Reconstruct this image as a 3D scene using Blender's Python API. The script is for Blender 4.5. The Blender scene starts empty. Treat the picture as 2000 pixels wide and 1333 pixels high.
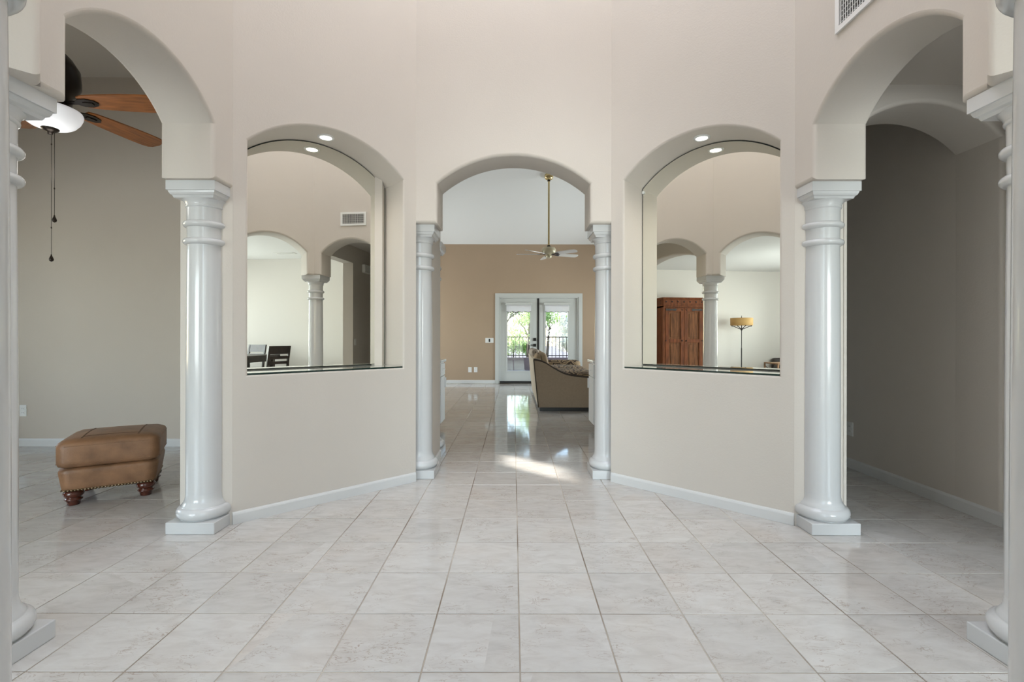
import bpy, bmesh, math, random
from mathutils import Vector, Matrix
random.seed(7)
sc = bpy.context.scene
COL = sc.collection
R = math.radians

# ---------------------------------------------------------------- camera
cam_d = bpy.data.cameras.new('camera')
cam_d.sensor_width = 36.0
cam_d.lens = 36.0 * 917.0 / 2000.0
cam_d.shift_x = -0.0015
cam_d.shift_y = -0.0040
cam_d.clip_start = 0.05
cam_d.clip_end = 300
cam = bpy.data.objects.new('camera', cam_d)
COL.objects.link(cam)
cam.matrix_world = Matrix.Translation((0, 0, 1.13)) @ Matrix.Rotation(R(90), 4, 'X') @ Matrix.Rotation(0.0015, 4, 'Z')
sc.camera = cam

# ---------------------------------------------------------------- sky, sun, daylight, exposure
vs = sc.view_settings
vs.view_transform = 'Standard'; vs.look = 'None'; vs.exposure = -0.38; vs.gamma = 1.0
vs.use_curve_mapping = False
SUN_EL, SUN_DIR = R(27), Vector((0.74, -0.673))          # horizontal travel direction of the sunlight
w = bpy.data.worlds.new('sky'); sc.world = w; w.use_nodes = True
nt = w.node_tree; nt.nodes.clear()
sky = nt.nodes.new('ShaderNodeTexSky'); sky.sky_type = 'NISHITA'
sky.sun_disc = False; sky.sun_elevation = SUN_EL; sky.sun_rotation = R(-47)
bg = nt.nodes.new('ShaderNodeBackground'); bg.inputs['Strength'].default_value = 1.1
wo = nt.nodes.new('ShaderNodeOutputWorld')
nt.links.new(sky.outputs[0], bg.inputs[0]); nt.links.new(bg.outputs[0], wo.inputs[0])

sd = bpy.data.lights.new('sun', 'SUN'); sd.energy = 16.0; sd.angle = R(1.1); sd.color = (1.0, 0.95, 0.87)
so = bpy.data.objects.new('sun', sd); COL.objects.link(so)
sv = Vector((SUN_DIR.x * math.cos(SUN_EL), SUN_DIR.y * math.cos(SUN_EL), -math.sin(SUN_EL)))
so.rotation_euler = sv.to_track_quat('-Z', 'Y').to_euler()
so.location = (-10, 16, 8)

def daylight(name, loc, aim, sx, sy, power, color=(0.93, 0.97, 1.0)):
    l = bpy.data.lights.new(name, 'AREA'); l.shape = 'RECTANGLE'; l.size = sx; l.size_y = sy
    l.energy = power; l.color = color
    o = bpy.data.objects.new(name, l); COL.objects.link(o)
    o.location = loc
    o.rotation_euler = Vector(aim).to_track_quat('-Z', 'Y').to_euler()
    return o
daylight('entry_added_daylight', (0, -1.37, 1.55), (0, 1, 0), 1.7, 2.6, 58)  # unseen area light, added behind the camera to brighten the foyer
daylight('foyer_added_toplight', (0, 2.25, 6.98), (0, 0, -1), 2.4, 2.4, 150, (0.98, 0.98, 1.0))  # invented skylight: area light added to brighten foyer walls and floor
daylight('living_added_daylight', (-4.3, -3.62, 1.5), (0, 1, 0), 3.2, 1.7, 260)  # added living room fill; its window is unseen
daylight('porch_added_daylight', (-1.22, -2.4, 1.5), (-1, 0, 0), 1.5, 1.7, 170)  # added at an unseen window to brighten the wall behind the floor lamp
daylight('dining_added_daylight', (3.4, -3.62, 1.5), (0, 1, 0), 2.6, 1.7, 330)  # dining room fill, added at an unseen window
daylight('den_window_daylight', (-7.02, 3.4, 1.6), (1, 0, 0), 1.6, 1.7, 18, (1.0, 0.95, 0.88))
daylight('family_added_daylight', (4.62, 9.2, 1.7), (-1, 0, 0), 2.6, 1.9, 290)  # family room fill, added at an unseen right window
daylight('family_side_added_daylight', (-4.62, 9.9, 1.6), (1, 0, 0), 1.6, 1.7, 220)  # second family room fill, added at an unseen left window

cy = sc.cycles
cy.use_denoising = True
cy.max_bounces = 8; cy.diffuse_bounces = 4; cy.glossy_bounces = 5; cy.adaptive_threshold = 0.04; cy.transparent_max_bounces = 12
cy.sample_clamp_indirect = 6.0
cy.caustics_reflective = True; cy.blur_glossy = 0.6; cy.caustics_refractive = False

# ---------------------------------------------------------------- materials
MATS = {}
def newmat(name):
    m = bpy.data.materials.new(name); m.use_nodes = True
    MATS[name] = m
    return m, m.node_tree, m.node_tree.nodes['Principled BSDF']
def mat(name, col, rough=0.5, metal=0.0, bump=0.0, scale=60.0, vary=0.0, vscale=6.0, spec=0.5, coat=0.0, emit=None, es=0.0, aniso=None):
    m, t, p = newmat(name)
    p.inputs['Base Color'].default_value = (*col, 1)
    p.inputs['Roughness'].default_value = rough
    p.inputs['Metallic'].default_value = metal
    p.inputs['Specular IOR Level'].default_value = spec
    p.inputs['Coat Weight'].default_value = coat
    if emit:
        p.inputs['Emission Color'].default_value = (*emit, 1); p.inputs['Emission Strength'].default_value = es
    tc = t.nodes.new('ShaderNodeTexCoord')
    mp = t.nodes.new('ShaderNodeMapping'); t.links.new(tc.outputs['Object'], mp.inputs[0])
    if aniso: mp.inputs['Scale'].default_value = aniso
    n = t.nodes.new('ShaderNodeTexNoise'); n.inputs['Scale'].default_value = vscale; n.inputs['Detail'].default_value = 5
    t.links.new(mp.outputs[0], n.inputs['Vector'])
    if vary > 0:
        mx = t.nodes.new('ShaderNodeMix'); mx.data_type = 'RGBA'
        mr = t.nodes.new('ShaderNodeMapRange'); mr.inputs[1].default_value = 0.3; mr.inputs[2].default_value = 0.7
        t.links.new(n.outputs['Fac'], mr.inputs[0]); t.links.new(mr.outputs[0], mx.inputs[0])
        mx.inputs[6].default_value = (*[c * (1 - vary) for c in col], 1)
        mx.inputs[7].default_value = (*[min(1, c * (1 + vary)) for c in col], 1)
        t.links.new(mx.outputs[2], p.inputs['Base Color'])
    if bump > 0:
        n2 = t.nodes.new('ShaderNodeTexNoise'); n2.inputs['Scale'].default_value = scale; n2.inputs['Detail'].default_value = 3
        t.links.new(tc.outputs['Object'], n2.inputs['Vector'])
        b = t.nodes.new('ShaderNodeBump'); b.inputs['Strength'].default_value = bump; b.inputs['Distance'].default_value = 0.004
        t.links.new(n2.outputs['Fac'], b.inputs['Height']); t.links.new(b.outputs[0], p.inputs['Normal'])
    return m

mat('paint_shaded', (0.55, 0.49, 0.42), 0.62, bump=0.16, scale=95, vary=0.012, vscale=2)  # foyer paint darkened so the colour carries the den's dimmer light
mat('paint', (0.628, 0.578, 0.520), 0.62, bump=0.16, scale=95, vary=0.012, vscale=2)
mat('paint_tan', (0.41, 0.300, 0.205), 0.65, bump=0.12, scale=80, vary=0.02, vscale=1.5)
mat('paint_cream', (0.74, 0.71, 0.665), 0.65, bump=0.12, scale=80)
mat('ceiling_white', (0.78, 0.78, 0.77), 0.8, bump=0.25, scale=60)
mat('trim_white', (0.68, 0.68, 0.67), 0.28, vary=0.01)
mat('column_white', (0.62, 0.625, 0.625), 0.2, coat=0.25, vary=0.012, vscale=3)
mat('plastic_white', (0.82, 0.82, 0.80), 0.35)
mat('slot_dark', (0.03, 0.03, 0.03), 0.6)
mat('black_metal', (0.018, 0.016, 0.015), 0.4, metal=0.3)
mat('bronze', (0.035, 0.027, 0.022), 0.32, metal=0.7)
mat('brass', (0.72, 0.58, 0.30), 0.25, metal=0.9)
mat('cream_metal', (0.66, 0.60, 0.43), 0.35, metal=0.25)
mat('blade_white', (0.66, 0.65, 0.62), 0.3)
mat('wood_blade', (0.31, 0.108, 0.026), 0.42, vary=0.35, vscale=7, aniso=(1, 7, 1), bump=0.05)
mat('leather', (0.265, 0.140, 0.072), 0.42, vary=0.30, vscale=9, bump=0.35, scale=140)
mat('leather_seam', (0.12, 0.06, 0.03), 0.6)
mat('foot_wood', (0.085, 0.018, 0.008), 0.22, coat=0.5, vary=0.2, vscale=20)
mat('nail_brass', (0.20, 0.145, 0.085), 0.35, metal=0.85)
mat('sofa_tan', (0.33, 0.25, 0.175), 0.85, bump=0.3, scale=320, vary=0.06, vscale=40)
mat('sofa_back', (0.50, 0.43, 0.33), 0.85, bump=0.3, scale=320)
mat('cushion_tan', (0.33, 0.24, 0.15), 0.85, vary=0.10, vscale=30, bump=0.3, scale=250)
mat('pillow_stripe', (0.42, 0.36, 0.30), 0.85, vary=0.35, vscale=10, aniso=(1, 6, 1))
mat('piping_dark', (0.045, 0.030, 0.020), 0.7)
mat('armoire_wood', (0.150, 0.045, 0.015), 0.62, spec=0.2, vary=0.45, vscale=5, aniso=(6, 6, 0.8), bump=0.15, scale=40)
mat('armoire_panel', (0.150, 0.058, 0.022), 0.65, spec=0.2, vary=0.5, vscale=5, aniso=(7, 7, 0.7), bump=0.2, scale=40)
mat('iron', (0.03, 0.028, 0.028), 0.55, metal=0.5)
mat('lamp_shade', (0.52, 0.33, 0.13), 0.8, vary=0.05, emit=(0.9, 0.5, 0.15), es=0.06)
mat('dining_wood', (0.020, 0.011, 0.008), 0.3, vary=0.3, vscale=10)
mat('chair_leather', (0.035, 0.026, 0.022), 0.45, vary=0.15)
mat('table_wood', (0.28, 0.15, 0.07), 0.45, vary=0.3, vscale=10)
mat('cabinet_white', (0.74, 0.74, 0.74), 0.4)
mat('counter_white', (0.78, 0.78, 0.76), 0.2)
mat('door_white', (0.57, 0.58, 0.555), 0.35)
mat('mirror_edge', (0.02, 0.03, 0.025), 0.3)
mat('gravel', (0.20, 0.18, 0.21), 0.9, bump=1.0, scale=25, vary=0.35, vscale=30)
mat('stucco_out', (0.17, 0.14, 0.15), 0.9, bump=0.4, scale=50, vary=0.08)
mat('bark', (0.10, 0.075, 0.055), 0.9, bump=0.6, scale=30, vary=0.3)
mat('lens_glow', (1, 1, 1), 0.4, emit=(1.0, 0.97, 0.90), es=9.0)
mat('bowl_glass', (0.86, 0.87, 0.9), 0.35, emit=(0.95, 0.97, 1.0), es=0.5)
mat('shade_fabric', (0.85, 0.85, 0.85), 0.8, emit=None)
mat('earth', (0.20, 0.17, 0.13), 0.95)

def leafmat(name, col, tr):
    m, t, p = newmat(name)
    p.inputs['Base Color'].default_value = (*col, 1); p.inputs['Roughness'].default_value = 0.55
    t2 = t.nodes.new('ShaderNodeBsdfTranslucent'); t2.inputs[0].default_value = (*tr, 1)
    mx = t.nodes.new('ShaderNodeMixShader'); mx.inputs[0].default_value = 0.5
    out = t.nodes['Material Output']
    t.links.new(p.outputs[0], mx.inputs[1]); t.links.new(t2.outputs[0], mx.inputs[2]); t.links.new(mx.outputs[0], out.inputs[0])
leafmat('leaf_green', (0.26, 0.40, 0.15), (0.50, 0.66, 0.25))
leafmat('leaf_dark', (0.04, 0.085, 0.025), (0.05, 0.10, 0.02))
leafmat('leaf_pale', (0.66, 0.68, 0.64), (0.78, 0.80, 0.72))

def glassmat():
    m, t, p = newmat('pane_glass')
    t.nodes.remove(p)
    tr = t.nodes.new('ShaderNodeBsdfTransparent'); tr.inputs[0].default_value = (0.95, 0.97, 0.96, 1)
    gl = t.nodes.new('ShaderNodeBsdfGlossy'); gl.inputs['Roughness'].default_value = 0.0
    fr = t.nodes.new('ShaderNodeFresnel'); fr.inputs[0].default_value = 1.45
    mx = t.nodes.new('ShaderNodeMixShader')
    t.links.new(fr.outputs[0], mx.inputs[0]); t.links.new(tr.outputs[0], mx.inputs[1]); t.links.new(gl.outputs[0], mx.inputs[2])
    t.links.new(mx.outputs[0], t.nodes['Material Output'].inputs[0])
glassmat()
m, t, p = newmat('mirror_silver')
p.inputs['Base Color'].default_value = (0.885, 0.88, 0.81, 1); p.inputs['Metallic'].default_value = 1; p.inputs['Roughness'].default_value = 0.0
m, t, p = newmat('shelf_glass')       # mirrored glass laid on the sill
p.inputs['Base Color'].default_value = (0.56, 0.57, 0.50, 1); p.inputs['Roughness'].default_value = 0.02; p.inputs['Coat Weight'].default_value = 0.6; p.inputs['Coat Roughness'].default_value = 0.02
m, t, p = newmat('shelf_edge')
p.inputs['Base Color'].default_value = (0.012, 0.03, 0.024, 1); p.inputs['Roughness'].default_value = 0.1
m, t, p = newmat('shade_translucent')
p.inputs['Base Color'].default_value = (0.9, 0.9, 0.9, 1); p.inputs['Roughness'].default_value = 0.8
tl = t.nodes.new('ShaderNodeBsdfTranslucent'); tl.inputs[0].default_value = (0.9, 0.9, 0.92, 1)
mx = t.nodes.new('ShaderNodeMixShader'); mx.inputs[0].default_value = 0.6
t.links.new(p.outputs[0], mx.inputs[1]); t.links.new(tl.outputs[0], mx.inputs[2]); t.links.new(mx.outputs[0], t.nodes['Material Output'].inputs[0])

TS, TX, TY, GW = 0.33333, 0.024, 1.581 - 10 * 0.33333, 0.0050     # tile pitch, grid origin, grout width
def tilemat():
    m, t, p = newmat('tile_marble')
    N = t.nodes.new; L = t.links.new
    geo = N('ShaderNodeNewGeometry')
    sub = N('ShaderNodeVectorMath'); sub.operation = 'SUBTRACT'; sub.inputs[1].default_value = (TX, TY, 0)
    L(geo.outputs['Position'], sub.inputs[0])
    dv = N('ShaderNodeVectorMath'); dv.operation = 'SCALE'; dv.inputs['Scale'].default_value = 1 / TS
    L(sub.outputs[0], dv.inputs[0])
    fl = N('ShaderNodeVectorMath'); fl.operation = 'FLOOR'; L(dv.outputs[0], fl.inputs[0])
    fl2 = N('ShaderNodeVectorMath'); fl2.operation = 'MULTIPLY'; fl2.inputs[1].default_value = (1, 1, 0); L(fl.outputs[0], fl2.inputs[0])
    wn = N('ShaderNodeTexWhiteNoise'); wn.noise_dimensions = '3D'; L(fl2.outputs[0], wn.inputs['Vector'])
    off = N('ShaderNodeVectorMath'); off.operation = 'SCALE'; off.inputs['Scale'].default_value = 17; L(wn.outputs['Color'], off.inputs[0])
    pos = N('ShaderNodeVectorMath'); pos.operation = 'ADD'; L(geo.outputs['Position'], pos.inputs[0]); L(off.outputs[0], pos.inputs[1])
    rot = N('ShaderNodeMapping'); rot.inputs['Rotation'].default_value = (0, 0, R(33)); rot.inputs['Scale'].default_value = (1, 2.6, 1)
    L(pos.outputs[0], rot.inputs[0])
    soft = N('ShaderNodeTexNoise'); soft.inputs['Scale'].default_value = 7.5; soft.inputs['Detail'].default_value = 6; soft.inputs['Roughness'].default_value = 0.6
    soft.inputs['Distortion'].default_value = 0.6
    L(rot.outputs[0], soft.inputs['Vector'])
    r1 = N('ShaderNodeValToRGB'); e = r1.color_ramp
    e.elements[0].position = 0.30; e.elements[0].color = (0.505, 0.482, 0.458, 1)
    e.elements[1].position = 0.68; e.elements[1].color = (0.605, 0.592, 0.570, 1)
    x = e.elements.new(0.48); x.color = (0.562, 0.543, 0.518, 1)
    L(soft.outputs['Fac'], r1.inputs[0])
    # thin broken veins
    vn = N('ShaderNodeTexNoise'); vn.inputs['Scale'].default_value = 13; vn.inputs['Detail'].default_value = 8; vn.inputs['Roughness'].default_value = 0.55; vn.inputs['Distortion'].default_value = 0.9
    L(rot.outputs[0], vn.inputs['Vector'])
    ab = N('ShaderNodeMath'); ab.operation = 'SUBTRACT'; ab.inputs[1].default_value = 0.5; L(vn.outputs['Fac'], ab.inputs[0])
    ab2 = N('ShaderNodeMath'); ab2.operation = 'ABSOLUTE'; L(ab.outputs[0], ab2.inputs[0])
    mr = N('ShaderNodeMapRange'); mr.inputs[1].default_value = 0.0; mr.inputs[2].default_value = 0.018; mr.inputs[3].default_value = 1; mr.inputs[4].default_value = 0
    L(ab2.outputs[0], mr.inputs[0])
    msk = N('ShaderNodeTexNoise'); msk.inputs['Scale'].default_value = 6; L(pos.outputs[0], msk.inputs['Vector'])
    mr2 = N('ShaderNodeMapRange'); mr2.inputs[1].default_value = 0.46; mr2.inputs[2].default_value = 0.62; L(msk.outputs['Fac'], mr2.inputs[0])
    mu = N('ShaderNodeMath'); mu.operation = 'MULTIPLY'; L(mr.outputs[0], mu.inputs[0]); L(mr2.outputs[0], mu.inputs[1])
    mu2 = N('ShaderNodeMath'); mu2.operation = 'MULTIPLY'; mu2.inputs[1].default_value = 0.85; L(mu.outputs[0], mu2.inputs[0])
    mxv = N('ShaderNodeMix'); mxv.data_type = 'RGBA'; L(mu2.outputs[0], mxv.inputs[0]); L(r1.outputs[0], mxv.inputs[6]); mxv.inputs[7].default_value = (0.34, 0.265, 0.215, 1)
    # warm patches + tile to tile variation
    wp = N('ShaderNodeTexNoise'); wp.inputs['Scale'].default_value = 2.6; L(pos.outputs[0], wp.inputs['Vector'])
    mr3 = N('ShaderNodeMapRange'); mr3.inputs[1].default_value = 0.5; mr3.inputs[2].default_value = 0.75; mr3.inputs[4].default_value = 0.7; L(wp.outputs['Fac'], mr3.inputs[0])
    mxw = N('ShaderNodeMix'); mxw.data_type = 'RGBA'; mxw.blend_type = 'MULTIPLY'; L(mr3.outputs[0], mxw.inputs[0]); L(mxv.outputs[2], mxw.inputs[6]); mxw.inputs[7].default_value = (1.0, 0.95, 0.91, 1)
    hv = N('ShaderNodeHueSaturation'); L(mxw.outputs[2], hv.inputs['Color'])
    mr4 = N('ShaderNodeMapRange'); mr4.inputs[3].default_value = 0.95; mr4.inputs[4].default_value = 1.05; L(wn.outputs['Value'], mr4.inputs[0]); L(mr4.outputs[0], hv.inputs['Value'])
    L(hv.outputs[0], p.inputs['Base Color'])
    p.inputs['Roughness'].default_value = 0.07
    p.inputs['Specular IOR Level'].default_value = 0.5
    # faint waviness of the glaze
    bn = N('ShaderNodeTexNoise'); bn.inputs['Scale'].default_value = 7; L(pos.outputs[0], bn.inputs['Vector'])
    b = N('ShaderNodeBump'); b.inputs['Strength'].default_value = 0.06; b.inputs['Distance'].default_value = 0.004
    L(bn.outputs['Fac'], b.inputs['Height']); L(b.outputs[0], p.inputs['Normal'])
tilemat()
m, t, p = newmat('grout')
n = t.nodes.new('ShaderNodeTexNoise'); n.inputs['Scale'].default_value = 1.6; n.inputs['Detail'].default_value = 4
g = t.nodes.new('ShaderNodeNewGeometry'); t.links.new(g.outputs['Position'], n.inputs['Vector'])
rp = t.nodes.new('ShaderNodeValToRGB'); rp.color_ramp.elements[0].position = 0.38; rp.color_ramp.elements[0].color = (0.20, 0.145, 0.10, 1)
rp.color_ramp.elements[1].position = 0.60; rp.color_ramp.elements[1].color = (0.56, 0.51, 0.44, 1)
t.links.new(n.outputs['Fac'], rp.inputs[0]); t.links.new(rp.outputs[0], p.inputs['Base Color']); p.inputs['Roughness'].default_value = 0.8

def sofapattern():
    m, t, p = newmat('sofa_pattern')
    tc = t.nodes.new('ShaderNodeTexCoord')
    v = t.nodes.new('ShaderNodeTexVoronoi'); v.feature = 'DISTANCE_TO_EDGE'; v.inputs['Scale'].default_value = 6
    n = t.nodes.new('ShaderNodeTexNoise'); n.inputs['Scale'].default_value = 5
    mxp = t.nodes.new('ShaderNodeMix'); mxp.data_type = 'VECTOR'; mxp.inputs[0].default_value = 0.12
    t.links.new(tc.outputs['Object'], n.inputs['Vector']); t.links.new(tc.outputs['Object'], mxp.inputs[4]); t.links.new(n.outputs['Color'], mxp.inputs[5])
    t.links.new(mxp.outputs[1], v.inputs['Vector'])
    wv = t.nodes.new('ShaderNodeMath'); wv.operation = 'SINE'
    mu = t.nodes.new('ShaderNodeMath'); mu.operation = 'MULTIPLY'; mu.inputs[1].default_value = 28
    t.links.new(v.outputs['Distance'], mu.inputs[0]); t.links.new(mu.outputs[0], wv.inputs[0])
    rp = t.nodes.new('ShaderNodeValToRGB')
    rp.color_ramp.elements[0].position = 0.25; rp.color_ramp.elements[0].color = (0.045, 0.028, 0.017, 1)
    rp.color_ramp.elements[1].position = 0.6; rp.color_ramp.elements[1].color = (0.33, 0.23, 0.13, 1)
    t.links.new(wv.outputs[0], rp.inputs[0]); t.links.new(rp.outputs[0], p.inputs['Base Color']); p.inputs['Roughness'].default_value = 0.85
sofapattern()

# ---------------------------------------------------------------- mesh helpers
class MB:
    """collects faces for ONE mesh object"""
    def __init__(s): s.v = []; s.f = []; s.sm = []; s.mi = []
    def add(s, vs_, fs_, smooth=False, mi=0):
        o = len(s.v); s.v += [tuple(v) for v in vs_]
        for f in fs_: s.f.append([i + o for i in f]); s.sm.append(smooth); s.mi.append(mi)
    def box(s, x0, x1, y0, y1, z0, z1, mi=0, M=None, b=0.0):
        if b > 0:
            bm = bmesh.new(); bmesh.ops.create_cube(bm, size=1)
            for v in bm.verts: v.co = Vector(((x0 + x1) / 2 + v.co.x * (x1 - x0), (y0 + y1) / 2 + v.co.y * (y1 - y0), (z0 + z1) / 2 + v.co.z * (z1 - z0)))
            bmesh.ops.bevel(bm, geom=list(bm.edges), offset=b, segments=2, profile=0.5, affect='EDGES')
            bm.verts.index_update()
            vs_ = [v.co.copy() for v in bm.verts]; fs_ = [[v.index for v in f.verts] for f in bm.faces]; bm.free()
            if M: vs_ = [M @ v for v in vs_]
            s.add(vs_, fs_, False, mi); return
        vs_ = [Vector((x, y, z)) for z in (z0, z1) for y in (y0, y1) for x in (x0, x1)]
        if M: vs_ = [M @ v for v in vs_]
        s.add(vs_, [(0, 2, 3, 1), (4, 5, 7, 6), (0, 1, 5, 4), (2, 6, 7, 3), (0, 4, 6, 2), (1, 3, 7, 5)], False, mi)
    def prism(s, poly, z0, z1, M=None, mi=0):
        n_ = len(poly)
        a = sum(poly[i][0] * poly[(i + 1) % n_][1] - poly[(i + 1) % n_][0] * poly[i][1] for i in range(n_))
        if a < 0: poly = poly[::-1]
        vs_ = [Vector((x, y, z0)) for x, y in poly] + [Vector((x, y, z1)) for x, y in poly]
        if M: vs_ = [M @ v for v in vs_]
        s.add(vs_, [list(range(n_))[::-1], list(range(n_, 2 * n_))] + [(i, (i + 1) % n_, n_ + (i + 1) % n_, n_ + i) for i in range(n_)], False, mi)
    def lathe(s, prof, c=(0, 0), seg=40, mi=0, M=None, caps=True, smooth=True):
        """prof: list of (radius, z); sharp breaks are made by repeating a point"""
        runs = [[prof[0]]]
        for q in prof[1:]:
            if q == runs[-1][-1]: runs.append([q])
            else: runs[-1].append(q)
        for run in runs:
            if len(run) < 2: continue
            vs_ = []; fs_ = []
            for (r, z) in run:
                for k in range(seg):
                    a = 2 * math.pi * k / seg
                    vs_.append(Vector((c[0] + r * math.cos(a), c[1] + r * math.sin(a), z)))
            for i in range(len(run) - 1):
                for k in range(seg):
                    k2 = (k + 1) % seg
                    fs_.append((i * seg + k, i * seg + k2, (i + 1) * seg + k2, (i + 1) * seg + k))
            if M: vs_ = [M @ v for v in vs_]
            s.add(vs_, fs_, smooth, mi)
        if caps:
            for (r, z), fl in ((prof[0], True), (prof[-1], False)):
                if r < 1e-5: continue
                vs_ = [Vector((c[0] + r * math.cos(2 * math.pi * k / seg), c[1] + r * math.sin(2 * math.pi * k / seg), z)) for k in range(seg)]
                if M: vs_ = [M @ v for v in vs_]
                s.add(vs_, [list(range(seg))[::-1] if fl else list(range(seg))], False, mi)
    def tube(s, pts, r, seg=8, mi=0, caps=True):
        pts = [Vector(q) for q in pts]
        rs = r if isinstance(r, (list, tuple)) else [r] * len(pts)
        rings = []
        up = Vector((0, 0, 1))
        for i, q in enumerate(pts):
            d = (pts[min(i + 1, len(pts) - 1)] - pts[max(i - 1, 0)]).normalized()
            a = d.cross(up)
            if a.length < 1e-3: a = d.cross(Vector((1, 0, 0)))
            a.normalize(); b = d.cross(a).normalized()
            rings.append([q + rs[i] * (math.cos(2 * math.pi * k / seg) * a + math.sin(2 * math.pi * k / seg) * b) for k in range(seg)])
        vs_ = [v for g_ in rings for v in g_]
        fs_ = [(i * seg + k, (i + 1) * seg + k, (i + 1) * seg + (k + 1) % seg, i * seg + (k + 1) % seg) for i in range(len(pts) - 1) for k in range(seg)]
        s.add(vs_, fs_, True, mi)
        if caps:
            s.add(rings[0], [list(range(seg))], False, mi); s.add(rings[-1], [list(range(seg))[::-1]], False, mi)
    def build(s, name, mats, parent=None, loc=None, rot=None):
        me = bpy.data.meshes.new(name); me.from_pydata(s.v, [], s.f); me.update()
        me.polygons.foreach_set('use_smooth', s.sm)
        if isinstance(mats, str): mats = [mats]
        for q in mats: me.materials.append(MATS[q])
        if len(mats) > 1: me.polygons.foreach_set('material_index', s.mi)
        o = bpy.data.objects.new(name, me); COL.objects.link(o)
        if parent: o.parent = parent
        if loc: o.location = loc
        if rot: o.rotation_euler = rot
        return o

def tag(o, label=None, cat=None, group=None, kind=None):
    if label: o['label'] = label
    if cat: o['category'] = cat
    if group: o['group'] = group
    if kind: o['kind'] = kind
    return o
def thing(name, label, cat, loc=(0, 0, 0), rz=0.0, group=None):
    o = bpy.data.objects.new(name, None); o.empty_display_size = 0.1; COL.objects.link(o)
    o.location = loc; o.rotation_euler = (0, 0, rz)
    return tag(o, label, cat, group)
def structure(o, label=None):
    return tag(o, label, None, None, 'structure')
def boxes(name, mats, lst, parent=None, b=0.0):
    mb = MB()
    for q in lst: mb.box(*q, b=b)
    return mb.build(name, mats, parent)
def copy_tree(o, parent=None):
    c = o.copy(); COL.objects.link(c)
    if parent: c.parent = parent
    for ch in o.children: copy_tree(ch, c)
    return c
def rounded_box(sx, sy, sz, r, crown=0.0, seg=3, sub=6):
    """soft upholstered block centred in x, y, standing on z = 0; crown lifts the middle of top"""
    bm = bmesh.new(); bmesh.ops.create_cube(bm, size=1)
    for v in bm.verts: v.co = Vector((v.co.x * sx, v.co.y * sy, (v.co.z + 0.5) * sz))
    bmesh.ops.subdivide_edges(bm, edges=list(bm.edges), cuts=sub, use_grid_fill=True)
    hx, hy = sx / 2 - r, sy / 2 - r
    for v in bm.verts:
        c = v.co
        q = Vector((max(-hx, min(hx, c.x)), max(-hy, min(hy, c.y)), max(r, min(sz - r, c.z))))
        d = c - q
        # rounding only where two or more axes stick out
        if d.length > 1e-6:
            out = sum(abs(k) > 1e-6 for k in d)
            if out > 1: v.co = q + d.normalized() * r
        u = (1 - (2 * c.x / sx) ** 2) * (1 - (2 * c.y / sy) ** 2)
        if c.z > sz * 0.6: v.co.z += crown * max(0, u)
    vs_ = [v.co.copy() for v in bm.verts]; fs_ = [[v.index for v in f.verts] for f in bm.faces]
    bm.verts.index_update(); fs_ = [[v.index for v in f.verts] for f in bm.faces]
    bm.free()
    return vs_, fs_

# ---------------------------------------------------------------- arched wall panels
def arc_pts(w_, hs, rise, n_=28):
    rad = (w_ * w_ + rise * rise) / (2 * rise); cz = hs + rise - rad
    a0 = math.acos(w_ / rad) if True else 0
    a0 = math.asin((hs - cz) / rad)
    return [(-rad * math.cos(a0 + (math.pi - 2 * a0) * i / n_), cz + rad * math.sin(a0 + (math.pi - 2 * a0) * i / n_)) for i in range(n_ + 1)]
def offsets(path, closed=False):
    """unit miter normals pointing to the LEFT of travel (away from the opening for a path that goes up, over and down)"""
    n_ = len(path); out = []
    for i in range(n_):
        a = path[i - 1] if (i > 0 or closed) else None
        b = path[(i + 1) % n_] if (i < n_ - 1 or closed) else None
        def nrm(p_, q_):
            dx, dy = q_[0] - p_[0], q_[1] - p_[1]; l = math.hypot(dx, dy); return (-dy / l, dx / l)
        if a is None: nn = nrm(path[i], b); out.append((nn, 0)); continue
        if b is None: nn = nrm(a, path[i]); out.append((nn, 0)); continue
        n1, n2 = nrm(a, path[i]), nrm(path[i], b)
        mx_, my_ = n1[0] + n2[0], n1[1] + n2[1]; l2 = mx_ * mx_ + my_ * my_
        ang = math.degrees(math.acos(max(-1, min(1, n1[0] * n2[0] + n1[1] * n2[1]))))
        out.append(((2 * mx_ / l2, 2 * my_ / l2), ang))
    return out
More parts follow.
